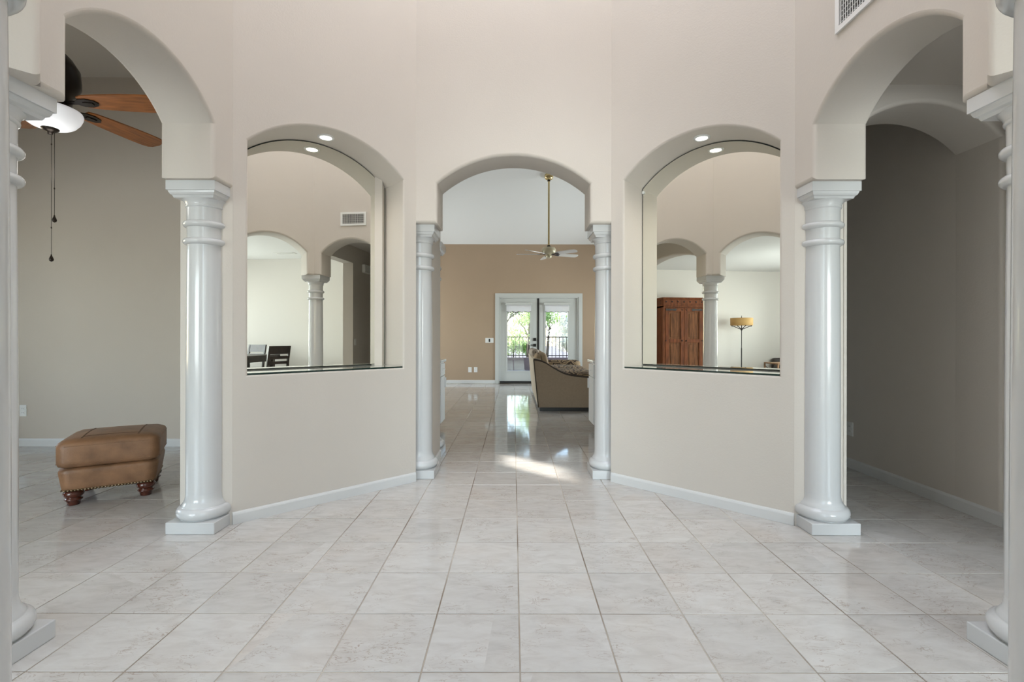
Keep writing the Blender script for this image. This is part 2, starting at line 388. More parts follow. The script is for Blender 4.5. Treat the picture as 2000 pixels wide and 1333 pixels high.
def arch_panel(name, P, Q, thick, path, ztop, material, r=0.022, back=True, depth=None, outline=None, zbot=None):
    """wall face from P to Q (plan points, room on the right of P->Q... normal given by left of travel), opening path in (u, h)."""
    P = Vector(P); Q = Vector(Q); U = (Q - P); Lw = U.length; U.normalize(); Nv = Vector((-U.y, U.x))
    def W(u, v, h): q = P + U * u + Nv * v; return (q.x, q.y, h)
    mb = MB(); closed = outline == 'niche'
    offs = offsets(path, closed)
    d = depth or thick
    prof = [(r * (1 - math.sin(a)), r * (1 - math.cos(a))) for a in [math.pi / 2 * k / 5 for k in range(6)]]     # (offset, depth) from face to soffit
    if closed: prof = prof + [(0, d)]
    else: prof = prof + [(o_, d - dd) for (o_, dd) in prof[::-1]]
    def pt(i, o_, dd):
        (nx, ny), _ = offs[i]
        return W(path[i][0] + nx * o_, dd, path[i][1] + ny * o_)
    n_ = len(path); idx = list(range(n_)) + ([0] if closed else [])
    start = 0; runs = []; cur = [idx[0]]
    for k in idx[1:]:
        cur.append(k)
        if offs[k][1] > 15 and k != idx[-1]: runs.append(cur); cur = [k]
    runs.append(cur)
    for run in runs:
        vs_ = [pt(i, o_, dd) for i in run for (o_, dd) in prof]; m_ = len(prof)
        mb.add(vs_, [(a * m_ + b, a * m_ + b + 1, (a + 1) * m_ + b + 1, (a + 1) * m_ + b) for a in range(len(run) - 1) for b in range(m_ - 1)], True)
    o2 = [(max(0.0005, path[i][0] + offs[i][0][0] * r), path[i][1] + offs[i][0][1] * r) for i in range(n_)]
    zb = zbot if zbot is not None else 0
    def face(v, flip):
        if closed:
            # path order: left bottom, left spring, arch..., right spring, right bottom ; two ngons
            mid = n_ // 2; um = o2[mid][0]
            left = [(0, 0), (um, 0), (um, o2[0][1])] + [o2[0]] + o2[1:mid + 1] + [(um, ztop), (0, ztop)]
            right = [(um, 0), (Lw, 0), (Lw, ztop), (um, ztop)] + o2[mid:] + [(um, o2[0][1])]
            polys = [left, right]
        else:
            polys = [[(0, max(zb, path[0][1] + (r if abs(path[0][0]) < 1e-6 else 0)))] + [(0, ztop), (Lw, ztop)] + [(Lw, max(zb, path[-1][1] + (r if abs(path[-1][0] - Lw) < 1e-6 else 0)))] + o2[::-1]]
        for pg in polys:
            cl = []
            for q in pg:
                if not cl or (abs(q[0] - cl[-1][0]) + abs(q[1] - cl[-1][1])) > 1e-6: cl.append(q)
            if abs(cl[0][0] - cl[-1][0]) + abs(cl[0][1] - cl[-1][1]) < 1e-6: cl.pop()
            mb.add([W(u, v, h) for u, h in cl], [list(range(len(cl)))[::-1] if flip else list(range(len(cl)))])
    face(0, False)
    if back:
        if closed:
            mb.add([W(0, thick, 0), W(Lw, thick, 0), W(Lw, thick, ztop), W(0, thick, ztop)], [(0, 1, 2, 3)])
        else: face(thick, True)
    if closed:   # niche back board
        mb.add([W(path[i][0], d, path[i][1]) for i in range(n_)], [list(range(n_))])
    e0 = 0 if closed else path[0][1]; e1 = 0 if closed else path[-1][1]
    if not closed and path[0][0] > 1e-6: e0 = zb
    if not closed and path[-1][0] < Lw - 1e-6: e1 = zb
    mb.add([W(0, 0, e0), W(0, thick, e0), W(0, thick, ztop), W(0, 0, ztop)], [(0, 1, 2, 3)])
    mb.add([W(Lw, 0, e1), W(Lw, thick, e1), W(Lw, thick, ztop), W(Lw, 0, ztop)], [(0, 3, 2, 1)])
    mb.add([W(0, 0, ztop), W(Lw, 0, ztop), W(Lw, thick, ztop), W(0, thick, ztop)], [(0, 1, 2, 3)])
    o = mb.build(name, material)
    return structure(o)
HC, HS, RISE = 2.02, 2.33, 0.222          # capital top, spring height, arch rise
def hanging(L0, s0, s1, rise=RISE, lo0=0.0, lo1=None):
    """opening under a hanging arch wall: full width below the capitals, then stubs s0/s1, then the arch"""
    lo1 = L0 if lo1 is None else lo1
    w_ = (L0 - s0 - s1) / 2; c_ = s0 + w_
    return [(lo0, HC), (s0, HC)] + [(c_ + x_, h_) for x_, h_ in arc_pts(w_, HS, rise)] + [(L0 - s1, HC), (lo1, HC)]

# ================================================================ SETTING
TOP = 7.0
A = (0.763, 3.673); B = (1.69, 2.8236); C = (1.69, 1.676); D = (0.88, 0.876)
def mir(q): return (-q[0], q[1])
T = 0.30

# ---- floor: grout bed with individual tiles
FX0, FX1, FY0, FY1 = -7.0, 5.2, -3.7, 11.42
floor = boxes('floor', 'grout', [(FX0, FX1, FY0, FY1, -0.12, -0.0022)]); structure(floor, 'grout bed under glossy marble-look floor tiles')
def in_view(x, y):
    if y < 1.2: return False
    if abs(x) < 1.72 and y < 3.75:
        if y > 2.82: return abs(x) < 0.763 + (3.673 - y) * 1.0914 + 0.15
        return True
    if y >= 3.75: return abs(x) / y < 0.165
    if x < -1.7: yc = y * 1.84 / -x; return 1.7 < yc < 2.75 and y < 4.85
    if x > 1.7: yc = y * 1.84 / x; return 1.7 < yc < 2.75 and x < 2.95
    return False
tm = MB(); hgt = 0.011; q_ = (TS - GW) / 2; bv = 0.0012
tm.add([(-q_, -q_, -hgt), (q_, -q_, -hgt), (q_, q_, -hgt), (-q_, q_, -hgt),
        (-q_, -q_, -bv), (q_, -q_, -bv), (q_, q_, -bv), (-q_, q_, -bv),
        (-q_ + bv, -q_ + bv, 0), (q_ - bv, -q_ + bv, 0), (q_ - bv, q_ - bv, 0), (-q_ + bv, q_ - bv, 0)],
       [(8, 9, 10, 11)] + [(i, (i + 1) % 4, 4 + (i + 1) % 4, 4 + i) for i in range(4)] + [(4 + i, 4 + (i + 1) % 4, 8 + (i + 1) % 4, 8 + i) for i in range(4)])
tile0 = tm.build('tile', 'tile_marble', floor)
cells = []
for i in range(int((FX0 - TX) / TS) - 1, int((FX1 - TX) / TS) + 1):
    for j in range(int((FY0 - TY) / TS), int((FY1 - TY) / TS) + 1):
        x, y = TX + (i + 0.5) * TS, TY + (j + 0.5) * TS
        if x < FX0 + 0.1 or x > FX1 - 0.1 or y < FY0 + 0.1 or y > FY1 - 0.02: continue
        cells.append((x, y))
vis = sorted([c for c in cells if in_view(*c)], key=lambda c: c[1])[:300]
visset = set(vis); first = True
for (x, y) in vis:
    o = tile0 if first else tile0.copy()
    if not first: COL.objects.link(o); o.parent = floor
    first = False
    o.location = (x, y, random.uniform(-0.0003, 0.0003))
    o.rotation_euler = (random.uniform(-1, 1) * 0.0011, random.uniform(-1, 1) * 0.0011, 0)
rest = MB()
for (x, y) in cells:
    if (x, y) in visset: continue
    rest.add([(x - q_, y - q_, -0.0022), (x + q_, y - q_, -0.0022), (x + q_, y + q_, -0.0022), (x - q_, y + q_, -0.0022),
              (x - q_, y - q_, 0), (x + q_, y - q_, 0), (x + q_, y + q_, 0), (x - q_, y + q_, 0)],
             [(4, 5, 6, 7)] + [(i, (i + 1) % 4, 4 + (i + 1) % 4, 4 + i) for i in range(4)])
tag(rest.build('tile_field', 'tile_marble', floor), None, None, None, 'stuff')

# ---- the octagonal foyer
Lb = 2 * A[0]
wb = arch_panel('wall_back', mir(A), A, T, hanging(Lb, 0.165, 0.165), TOP, 'paint', zbot=HC)
def P2(a, b): return (Vector(b) - Vector(a)).length
LA = P2(A, B)
NW, N0 = 1.064, 0.112
SILL, ND = 0.893, 0.311
def niche_path(u0):
    w_ = NW / 2
    return [(u0, SILL)] + [(u0 + w_ + x_, h_) for x_, h_ in arc_pts(w_, HS + 0.003, RISE, 32)] + [(u0 + NW, SILL)]
# travel direction so that the LEFT normal points away from the room centre
wal = arch_panel('wall_back_left', mir(B), mir(A), 0.40, niche_path(LA - N0 - NW), TOP, 'paint', r=0.014, depth=ND, outline='niche')
war = arch_panel('wall_back_right', A, B, 0.40, niche_path(N0), TOP, 'paint', r=0.014, depth=ND, outline='niche')
Ls = B[1] - C[1]
wl = arch_panel('wall_left', mir(C), mir(B), T, hanging(Ls, 0.105, 0.1836, 0.198), TOP, 'paint', zbot=HC)
wr = arch_panel('wall_right', B, C, T, hanging(Ls, 0.1836, 0.105, 0.198), TOP, 'paint', zbot=HC)
Ln = P2(C, D)
wnl = arch_panel('wall_front_left', mir(D), mir(C), T, hanging(Ln, 0.11, 0.10), TOP, 'paint', zbot=HC)
wnr = arch_panel('wall_front_right', C, D, T, hanging(Ln, 0.10, 0.11), TOP, 'paint', zbot=HC)
wf = arch_panel('wall_front', D, mir(D), T, hanging(2 * D[0], 0.17, 0.17), TOP, 'paint', zbot=HC)
def wedge(name, V, n1, n2, z0, z1, t1=T, t2=T):
    V = Vector(V); n1 = Vector(n1).normalized(); n2 = Vector(n2).normalized()
    a = V + n1 * t1; b = V + n2 * t2; mdir = (n1 + n2); mm = V + mdir * (t1 / (1 + n1.dot(n2)))
    mb = MB(); mb.prism([tuple(V), tuple(a), tuple(mm), tuple(b)], z0, z1)
    return structure(mb.build(name, 'paint'))
nA = Vector((A[1] - B[1], B[0] - A[0])).normalized()          # outward normal of the right niche wall
nC = Vector((C[1] - D[1], -(C[0] - D[0]))).normalized()
for s in (1, -1):
    sd_ = 'right' if s > 0 else 'left'
    f = lambda q: (q[0] * s, q[1])
    wedge('wall_corner_back_' + sd_, f(A), (0, 1), f(nA), HC, TOP, 0.298, 0.298)
    wedge('wall_corner_side_' + sd_, f(C), (s, 0), f(nC), HC, TOP, 0.298, 0.298)
    wedge('wall_corner_front_' + sd_, f(D), f(nC), (0, -1), HC, TOP, 0.298, 0.298)
    # pier closing the niche wall beside the side arch: end face at y = 2.80
    mb = MB(); mb.prism([f((1.6902, 2.8234)), f((1.735, 2.804)), f((1.99, 2.804)), f((1.99, 3.15)), f((1.965, 3.125))], 0, TOP)
    structure(mb.build('wall_pier_' + sd_, 'paint'))
# thick passage walls behind the centre columns
structure(boxes('wall_passage_left', 'paint', [(-1.35, -0.69, 3.90, 4.42, 0, TOP)]))
structure(boxes('wall_passage_right', 'paint', [(0.80, 1.35, 3.96, 4.42, 0, TOP)]))
# ceiling of the foyer; skylight opening is invented to bring light in
oc = [mir(A), A, B, C, D, mir(D), mir(C), mir(B)]
cl = MB()
SK = 1.2
x0, x1, y0, y1 = -2.2, 2.2, 0.5, 4.1
for bx_ in ((x0, -SK, y0, y1), (SK, x1, y0, y1), (-SK, SK, y0, 2.25 - SK), (-SK, SK, 2.25 + SK, y1)):
    cl.box(*bx_, 6.86, 7.0)
structure(cl.build('ceiling', 'ceiling_white'))
sk = MB()
for bx_ in ((-SK - .04, -SK, 2.25 - SK, 2.25 + SK), (SK, SK + .04, 2.25 - SK, 2.25 + SK), (-SK - .04, SK + .04, 2.25 - SK - .04, 2.25 - SK), (-SK - .04, SK + .04, 2.25 + SK, 2.25 + SK + .04)):
    sk.box(*bx_, 6.84, 7.0)
structure(sk.build('window_1', 'trim_white'))  # skylight frame, added along with the unseen foyer toplight

# ---- room shells around it
def shell(name, mat_, *bx_): return structure(boxes(name, mat_, list(bx_)))
# den (left, with the wooden fan)
shell('wall_den_back', 'paint_shaded', (-7.0, -1.05, 4.82, 4.97, 0, 5.0))
shell('wall_den_side', 'paint', (-1.20, -1.05, 3.75, 4.82, 0, 5.0))
shell('ceiling_den', 'paint', (-7.0, -1.69 - 0.1, 1.48, 4.82, 3.79, 3.9), )
# wide arch between den and living room
arch_panel('wall_den_front', (-1.99, 1.66), (-7.0, 1.66), 0.20, [(0.001, 0.0), (0.001, HS)] + [(1.56 + x_, h_) for x_, h_ in arc_pts(1.53, HS + .002, 0.235)] + [(3.09, 0.0)], 3.85, 'paint')
# living room (left front)
shell('wall_living_side', 'paint_cream', (-7.0, -6.72, -3.6, 1.46, 0, 3.9))
shell('wall_living_front', 'paint_cream', (-7.0, -6.0, -3.6, -3.45, 0, 2.9), (-2.6, -1.2, -3.6, -3.45, 0, 2.9), (-6.0, -2.6, -3.6, -3.45, 0, 0.6), (-6.0, -2.6, -3.6, -3.45, 2.4, 2.9))
shell('wall_den_left', 'paint_shaded', (-7.0, -6.85, 1.66, 2.5, 0, 3.9), (-7.0, -6.85, 4.3, 4.82, 0, 3.9), (-7.0, -6.85, 2.5, 4.3, 0, 0.7), (-7.0, -6.85, 2.5, 4.3, 2.5, 3.9))
mb = MB(); mb.prism([(-7.0, -3.6), (-1.25, -3.6), (-1.25, 1.02), (-1.70, 1.47), (-7.0, 1.47)], 2.84, 2.95); structure(mb.build('ceiling_living', 'ceiling_white'))
# entry bay behind the camera
shell('wall_entry_right', 'paint', (1.25, 1.38, -3.6, 0.35, 0, 3.4))
shell('wall_entry_left', 'paint', (-1.38, -1.25, -1.6, 0.35, 0, 3.4), (-1.38, -1.25, -3.6, -3.2, 0, 3.4), (-1.38, -1.25, -3.2, -1.6, 0, 0.6), (-1.38, -1.25, -3.2, -1.6, 2.4, 3.4))
shell('wall_entry_front', 'paint', (-1.25, -0.9, -1.35, -1.2, 0, 3.4), (0.9, 1.25, -1.35, -1.2, 0, 3.4), (-0.9, 0.9, -1.35, -1.2, 2.9, 3.4))
shell('ceiling_entry', 'ceiling_white', (-1.38, 1.38, -1.35, 0.62, 3.3, 3.4))
# dining room (right front)
shell('wall_dining_side', 'paint_cream', (5.0, 5.2, -3.6, 1.6, 0, 2.95))
shell('wall_dining_front', 'paint_cream', (1.25, 2.0, -3.6, -3.45, 0, 2.9), (4.8, 5.2, -3.6, -3.45, 0, 2.9), (2.0, 4.8, -3.6, -3.45, 0, 0.6), (2.0, 4.8, -3.6, -3.45, 2.4, 2.9))
mb = MB(); mb.prism([(5.2, -3.6), (1.25, -3.6), (1.25, 1.02), (1.82, 1.59), (1.86, 1.60), (5.2, 1.60)], 2.84, 2.95); structure(mb.build('ceiling_dining', 'ceiling_white'))
shell('wall_dining_back', 'paint', (2.78, 5.2, 1.575, 1.75, 0, 2.95), (1.95, 2.78, 1.575, 1.75, 2.36, 2.95))
# side hall (right)
shell('ceiling_hall', 'paint', (1.72, 5.2, 1.60, 3.10, 2.64, 2.80), (1.90, 5.2, 3.10, 7.0, 3.10, 3.22))
shell('wall_hall_header', 'paint', (1.97, 5.1, 2.98, 3.11, 2.66, 3.2))
shell('wall_hall_end', 'paint', (5.0, 5.2, 1.75, 2.8, 0, 2.7))
arch_panel('wall_hall_arch', (1.97, 2.80), (5.1, 2.80), 0.31, [(0.021, 0), (0.021, HS)] + [(0.021 + 0.46 + x_, h_) for x_, h_ in arc_pts(0.46, HS + .002, 0.205)] + [(0.941, 0)], 2.66, 'paint')
shell('wall_hall_right', 'paint', (2.9115, 3.05, 3.085, 7.0, 0, 3.12))
shell('wall_hall_left', 'paint', (1.90, 1.99, 3.15, 7.0, 0, 5.0))
shell('wall_hall_back', 'paint', (1.90, 5.2, 6.9, 7.02, 0, 5.0))
# family room (straight ahead)
shell('wall_family_back', 'paint_tan', (-4.6, -0.36, 11.37, 11.55, 0, 5.0), (1.58, 4.6, 11.37, 11.55, 0, 5.0), (-0.36, 1.58, 11.37, 11.55, 2.10, 5.0))
shell('wall_family_right', 'paint_tan', (4.45, 4.6, 7.0, 7.9, 0, 5.0), (4.45, 4.6, 10.5, 11.4, 0, 5.0), (4.45, 4.6, 7.9, 10.5, 0, 0.75), (4.45, 4.6, 7.9, 10.5, 2.65, 5.0))
# left wall: added unseen window, plus a small opening shaped for the sun patch
SWY, SWZ = 8.37, 3.235
shell('wall_family_left', 'paint_tan', (-4.6, -4.45, 4.97, SWY - .25, 0, 5.0), (-4.6, -4.45, SWY - .25, SWY + .25, 0, SWZ - .225), (-4.6, -4.45, SWY - .25, SWY + .25, SWZ + .225, 5.0),
      (-4.6, -4.45, SWY + .25, 9.1, 0, 5.0), (-4.6, -4.45, 10.7, 11.4, 0, 5.0), (-4.6, -4.45, 9.1, 10.7, 0, 0.75), (-4.6, -4.45, 9.1, 10.7, 2.45, 5.0))
structure(boxes('eave_sun_blocker', 'ceiling_white', [(-6.0, -4.6, 6.5, 13.5, 2.62, 2.74)]))  # unseen slab added to keep window sun off the visible floor
cf = MB()
ys = [(11.5, 3.374 - 0.333 * 0.13), (7.0, 3.374 + 0.333 * 4.37), (3.9, 4.83)]
for (ya, za), (yb, zb_) in zip(ys, ys[1:]):
    cf.add([(-4.6, ya, za), (4.6, ya, za), (4.6, yb, zb_), (-4.6, yb, zb_), (-4.6, ya, za + .1), (4.6, ya, za + .1), (4.6, yb, zb_ + .1), (-4.6, yb, zb_ + .1)],
           [(0, 1, 2, 3), (4, 7, 6, 5), (0, 4, 5, 1), (3, 2, 6, 7), (0, 3, 7, 4), (1, 5, 6, 2)])
structure(cf.build('ceiling_family', 'ceiling_white'))

# ---- windows (out of view, mostly added to admit the fill daylight)
def window(n_, axis, c0, c1, pos, z0, z1):
    mb = MB(); fw = 0.05; mid = (c0 + c1) / 2
    def bx_(a, b, za, zb_):
        if axis == 'x': mb.box(a, b, pos - .03, pos + .03, za, zb_)
        else: mb.box(pos - .03, pos + .03, a, b, za, zb_)
    bx_(c0, c0 + fw, z0, z1); bx_(c1 - fw, c1, z0, z1); bx_(c0 + fw, c1 - fw, z0, z0 + fw); bx_(c0 + fw, c1 - fw, z1 - fw, z1); bx_(mid - .02, mid + .02, z0 + fw, z1 - fw)
    o = structure(mb.build('window_%d' % n_, 'trim_white'))
    g_ = MB()
    if axis == 'x': g_.box(c0 + fw, c1 - fw, pos - .003, pos + .003, z0 + fw, z1 - fw)
    else: g_.box(pos - .003, pos + .003, c0 + fw, c1 - fw, z0 + fw, z1 - fw)
    g_.build('pane', 'pane_glass', o)
window(2, 'x', -6.0, -2.6, -3.52, 0.6, 2.4)
window(3, 'x', 2.0, 4.8, -3.52, 0.6, 2.4)
window(4, 'y', 2.5, 4.3, -6.92, 0.7, 2.5)
window(5, 'y', 7.9, 10.5, 4.52, 0.75, 2.65)
window(6, 'y', 9.1, 10.7, -4.52, 0.75, 2.45)
# added unseen glazing: porch side window, then the entry door behind the camera
window(8, 'y', -3.2, -1.6, -1.315, 0.6, 2.4)
window(7, 'x', -0.9, 0.9, -1.28, 0.02, 2.9)

# ---- baseboards
def baseboard(name, pts, th=0.014, h=0.072, flip=False):
    """pts: plan polyline on the wall face; board grows to the right of travel"""
    mb = MB(); pts = [Vector(q) for q in pts]; n_ = len(pts)
    nr = []
    for i in range(n_):
        ds = []
        if i > 0: ds.append((pts[i] - pts[i - 1]).normalized())
        if i < n_ - 1: ds.append((pts[i + 1] - pts[i]).normalized())
        ns = [Vector((d.y, -d.x)) * (-1 if flip else 1) for d in ds]
        if len(ns) == 1: nr.append(ns[0])
        else: mm = ns[0] + ns[1]; nr.append(mm * (2 / mm.length_squared))
    prof = [(0.0005, 0), (th, 0), (th, h - .016), (th * .8, h - .007), (th * .45, h), (0.0005, h)]
    m_ = len(prof)
    vs_ = [(*(pts[i] + nr[i] * o_), z_ + 0.0005) for i in range(n_) for (o_, z_) in prof]
    fs_ = [(a * m_ + b, (a + 1) * m_ + b, (a + 1) * m_ + (b + 1) % m_, a * m_ + (b + 1) % m_) for a in range(n_ - 1) for b in range(m_)]
    fs_ += [tuple(range(m_)), tuple(range((n_ - 1) * m_, n_ * m_))[::-1]]
    mb.add(vs_, fs_)
    return structure(mb.build(name, 'trim_white'))
baseboard('baseboard_back_right', [(A[0] + .004, A[1] - .004), (B[0] - .0, B[1])])
baseboard('baseboard_back_left', [mir((B[0] - .0, B[1])), mir((A[0] + .004, A[1] - .004))])
baseboard('baseboard_den', [(-6.85, 4.82), (-1.3, 4.82)], h=0.08)
baseboard('baseboard_hall', [(5.0, 2.80), (2.915, 2.80), (2.915, 3.11), (2.915, 6.9)][::-1], h=0.085, flip=False)
baseboard('baseboard_pier_right', [(1.985, 2.804), (1.99, 2.804), (1.99, 6.8)])
baseboard('baseboard_pier_left', [(-1.99, 3.14), (-1.99, 2.804), (-1.985, 2.804)])
baseboard('baseboard_passage', [(-0.69, 4.40), (-0.69, 3.99)], flip=True)
baseboard('baseboard_family', [(-4.4, 11.37), (-0.445, 11.37)], h=0.085)
baseboard('baseboard_living', [(-6.72, -3.4), (-6.72, 1.34)])
baseboard('baseboard_dining', [(5.0, 1.5), (5.0, -3.4)])
baseboard('baseboard_vestibule', [(4.9, 1.75), (2.78, 1.75), (2.78, 1.6)], flip=True)

# ================================================================ THINGS
# ---- columns
def make_column(name, label, x, y):
    t_ = thing(name, label, 'column', (x, y, 0), 0, 'white columns of the octagonal foyer')
    mb = MB(); mb.box(-.14, .14, -.14, .14, 0.0005, .068, b=.004); mb.build('plinth', 'column_white', t_)
    mb = MB()
    pr = [(.118, .068), (.130, .069)]
    pr += [(.118 + .030 * math.cos(a), .104 + .034 * math.sin(a)) for a in [R(-80 + 12.5 * k) for k in range(14)]]
    pr += [(.122, .1385), (.122, .1385), (.119, .147), (.112, .157), (.106, .170), (.1025, .188), (.101, .21)]
    mb.lathe(pr, seg=48); mb.build('base', 'column_white', t_)
    mb = MB(); mb.lathe([(.101, .209), (.101, .6), (.1, 1.0), (.098, 1.4), (.0955, 1.68)] + [(.0955, 1.68), (.0985, 1.90), (.0985, 1.905)], seg=48, caps=False); mb.build('shaft', 'column_white', t_)
    for z in (1.695, 1.797):
        mb = MB(); mb.lathe([(.094, z - .021)] + [(.096 + .021 * math.cos(a), z + .019 * math.sin(a)) for a in [R(-90 + 15 * k) for k in range(13)]] + [(.094, z + .021)], seg=48, caps=False)
        mb.build('ring', 'column_white', t_)
    cap = MB()
    cap.lathe([(.098, 1.893), (.104, 1.897), (.106, 1.903), (.104, 1.909)] + [(.104, 1.909), (.106, 1.92), (.113, 1.932), (.122, 1.94)], seg=48, caps=False)
    lv = [(.113, 1.938), (.116, 1.944), (.118, 1.95), (.126, 1.956), (.131, 1.966), (.133, 1.975), (.14, 1.976), (.14, 2.0295)]
    vs_ = [(sx * h_, sy * h_, z) for h_, z in lv for sx, sy in ((-1, -1), (1, -1), (1, 1), (-1, 1))]
    fs_ = [(i * 4 + k, i * 4 + (k + 1) % 4, (i + 1) * 4 + (k + 1) % 4, (i + 1) * 4 + k) for i in range(len(lv) - 1) for k in range(4)] + [(3, 2, 1, 0), tuple(range(len(lv) * 4 - 4, len(lv) * 4))]
    cap.add(vs_, fs_)
    cap.build('capital', 'column_white', t_)
    return t_
col0 = make_column('column', 'glossy white column at left of the centre arch, beside the left mirror niche', -0.768, 3.858)
col0.scale.z = 0.9953
for lab, x, y in (
    ('glossy white column at right of the centre arch, beside the sunlit floor patch', 0.768, 3.858),
    ('white column with square plinth between the ottoman room arch and the left mirror niche', -1.842, 2.812),
    ('white column with square plinth between the right mirror niche and the dark hall arch', 1.84, 2.812),
    ('white column cut by the left picture edge, under the arch with the wooden fan', -1.858, 1.625),
    ('white column near the right picture edge, its plinth showing on the hall side', 1.838, 1.62),
    ('blurred nearest white column shaft running full height along the left picture edge', -0.884, 0.69),
    ('nearest white column shaft running full height along the right picture edge', 0.874, 0.69),
    ('white column at the far end of the passage, only its capital corner showing', -0.812, 4.52)):
    c = copy_tree(col0); c.location = (x, y, 0); c['label'] = lab

# ---- mirrors and glass shelves in the niches
def niche_frame(P, Q, u0):
    P = Vector(P); Q = Vector(Q); U = (Q - P).normalized(); Nv = Vector((-U.y, U.x))
    return lambda u, v, h: Vector((*(P + U * (u0 + NW / 2 + u) + Nv * v), h))
def niche_things(P, Q, u0, side, other):
    W = niche_frame(P, Q, u0)
    out = [(-NW / 2, SILL + .011)] + arc_pts(NW / 2, HS + .003, RISE, 32) + [(NW / 2, SILL + .011)]
    g_ = 0.0055
    off = offsets(out, True)
    pts = [(x_ - o_[0][0] * g_, h_ - o_[0][1] * g_) for (x_, h_), o_ in zip(out, off)]
    mb = MB(); n_ = len(pts)
    sg = 1 if side == 'right' else -1
    v0 = lambda x_: ND - .0095 - 0.0110 * (.5 - sg * x_ / NW)
    v1 = ND - .003
    pin = [(x_ - o_[0][0] * (g_ + .003), h_ - o_[0][1] * (g_ + .003)) for (x_, h_), o_ in zip(out, off)]
    mb.add([W(x_, v0(x_), h_) for x_, h_ in pin], [list(range(n_))], mi=0)
    mb.add([W(x_, v0(x_), h_) for x_, h_ in pin] + [W(x_, v0(x_), h_) for x_, h_ in pts], [(i, (i + 1) % n_, n_ + (i + 1) % n_, n_ + i) for i in range(n_)], mi=1)
    mb.add([W(x_ * .9995, v1, h_ * .9998) for x_, h_ in out], [list(range(n_))], mi=1)
    mb.add([W(x_, v0(x_), h_) for x_, h_ in pts] + [W(x_, v1, h_) for x_, h_ in pts], [(i, (i + 1) % n_, n_ + (i + 1) % n_, n_ + i) for i in range(n_)], mi=1)
    mo = mb.build('arched_mirror', ['mirror_silver', 'mirror_edge'])
    tag(mo, 'arched frameless mirror in the %s wall niche, reflecting %s' % (side, other), 'mirror', 'arched mirrors in the wall niches')
    mb = MB()
    a, b = -NW / 2 + .002, NW / 2 - .002; f0, f1 = 0.006, ND - .022; z0, z1 = SILL + .0008, SILL + .0105
    q = [W(a, f0, z0), W(b, f0, z0), W(b, f1, z0), W(a, f1, z0), W(a, f0, z1), W(b, f0, z1), W(b, f1, z1), W(a, f1, z1)]
    mb.add(q, [(4, 5, 6, 7)], mi=0)
    mb.add(q, [(0, 3, 2, 1), (0, 1, 5, 4), (1, 2, 6, 5), (2, 3, 7, 6), (3, 0, 4, 7)], mi=1)
    so_ = mb.build('glass_shelf', ['shelf_glass', 'shelf_edge'])
    tag(so_, 'thin green-edged glass plate on the sill of the %s mirror niche' % side, 'glass shelf', 'glass plates on the niche sills')
    # recessed downlight in the crown of the niche
    cpos = W(0, ND * 0.49, HS + .003 + RISE)
    t_ = thing('recessed_downlight', 'lit round recessed downlight in the soffit of the %s niche' % side, 'downlight', tuple(cpos), 0, 'downlights in the niche soffits')
    mb = MB(); mb.lathe([(.040, -.006), (.044, -.009), (.056, -.006), (.060, .004)], seg=36, caps=False); mb.build('trim_ring', 'plastic_white', t_)
    mb = MB(); mb.lathe([(.0, -.004), (.043, -.004)], seg=36, caps=False); mb.build('lens', 'lens_glow', t_)
    l = bpy.data.lights.new('downlight_beam', 'SPOT'); l.energy = 16; l.spot_size = R(130); l.spot_blend = 0.8; l.shadow_soft_size = 0.04; l.color = (1.0, 0.93, 0.82)
    lo = bpy.data.objects.new('downlight_beam', l); COL.objects.link(lo); lo.location = cpos + Vector((0, 0, -0.02))
    return W, mo
niche_things(mir(B), mir(A), LA - N0 - NW, 'left', 'the vent and dining chairs')
W_, mo = niche_things(A, B, N0, 'right', 'the armoire and floor lamp')
mb = MB(); c = W_(-NW / 2 + .012, ND - .027, HS - .03)
mb.lathe([(.0, -.012), (.011, -.010), (.013, 0), (.011, .010), (0, .012)], seg=14, caps=False)
o = mb.build('mirror_clip', 'plastic_white', mo); o.location = c

# ---- supply vent on the right foyer wall
t_ = thing('air_vent', 'white louvred air vent high on the foyer wall above the hall arch', 'vent', (1.69, 2.266, 2.81))
vw, vh = 0.19, 0.095
mb = MB()
for (a, b, z0, z1) in ((-vw, vw, vh - .027, vh), (-vw, vw, -vh, -vh + .027), (-vw, -vw + .03, -vh + .027, vh - .027), (vw - .03, vw, -vh + .027, vh - .027)):
    mb.box(-.012, -.0005, a, b, z0, z1)
mb.build('frame', 'plastic_white', t_)
boxes('backing', 'slot_dark', [(-.0025, -.0005, -vw + .03, vw - .03, -vh + .027, vh - .027)], t_)
sl = boxes('slat', 'plastic_white', [(-.010, -.007, -.0017, .0017, -vh + .027, vh - .027)], t_)
for k in range(19):
    o = sl if k == 0 else sl.copy()
    if k: COL.objects.link(o); o.parent = t_
    o.location = (0, -vw + .03 + (k + .7) * (2 * vw - .06) / 19.4, 0); o.rotation_euler = (0, 0, 0)
hs_ = boxes('cross_slat', 'plastic_white', [(-.0058, -.0035, -vw + .03, vw - .03, -.0013, .0013)], t_)
for k in range(5):
    o = hs_ if k == 0 else hs_.copy()
    if k: COL.objects.link(o); o.parent = t_
    o.location = (0, 0, -vh + .027 + (k + .5) * (2 * vh - .054) / 5)

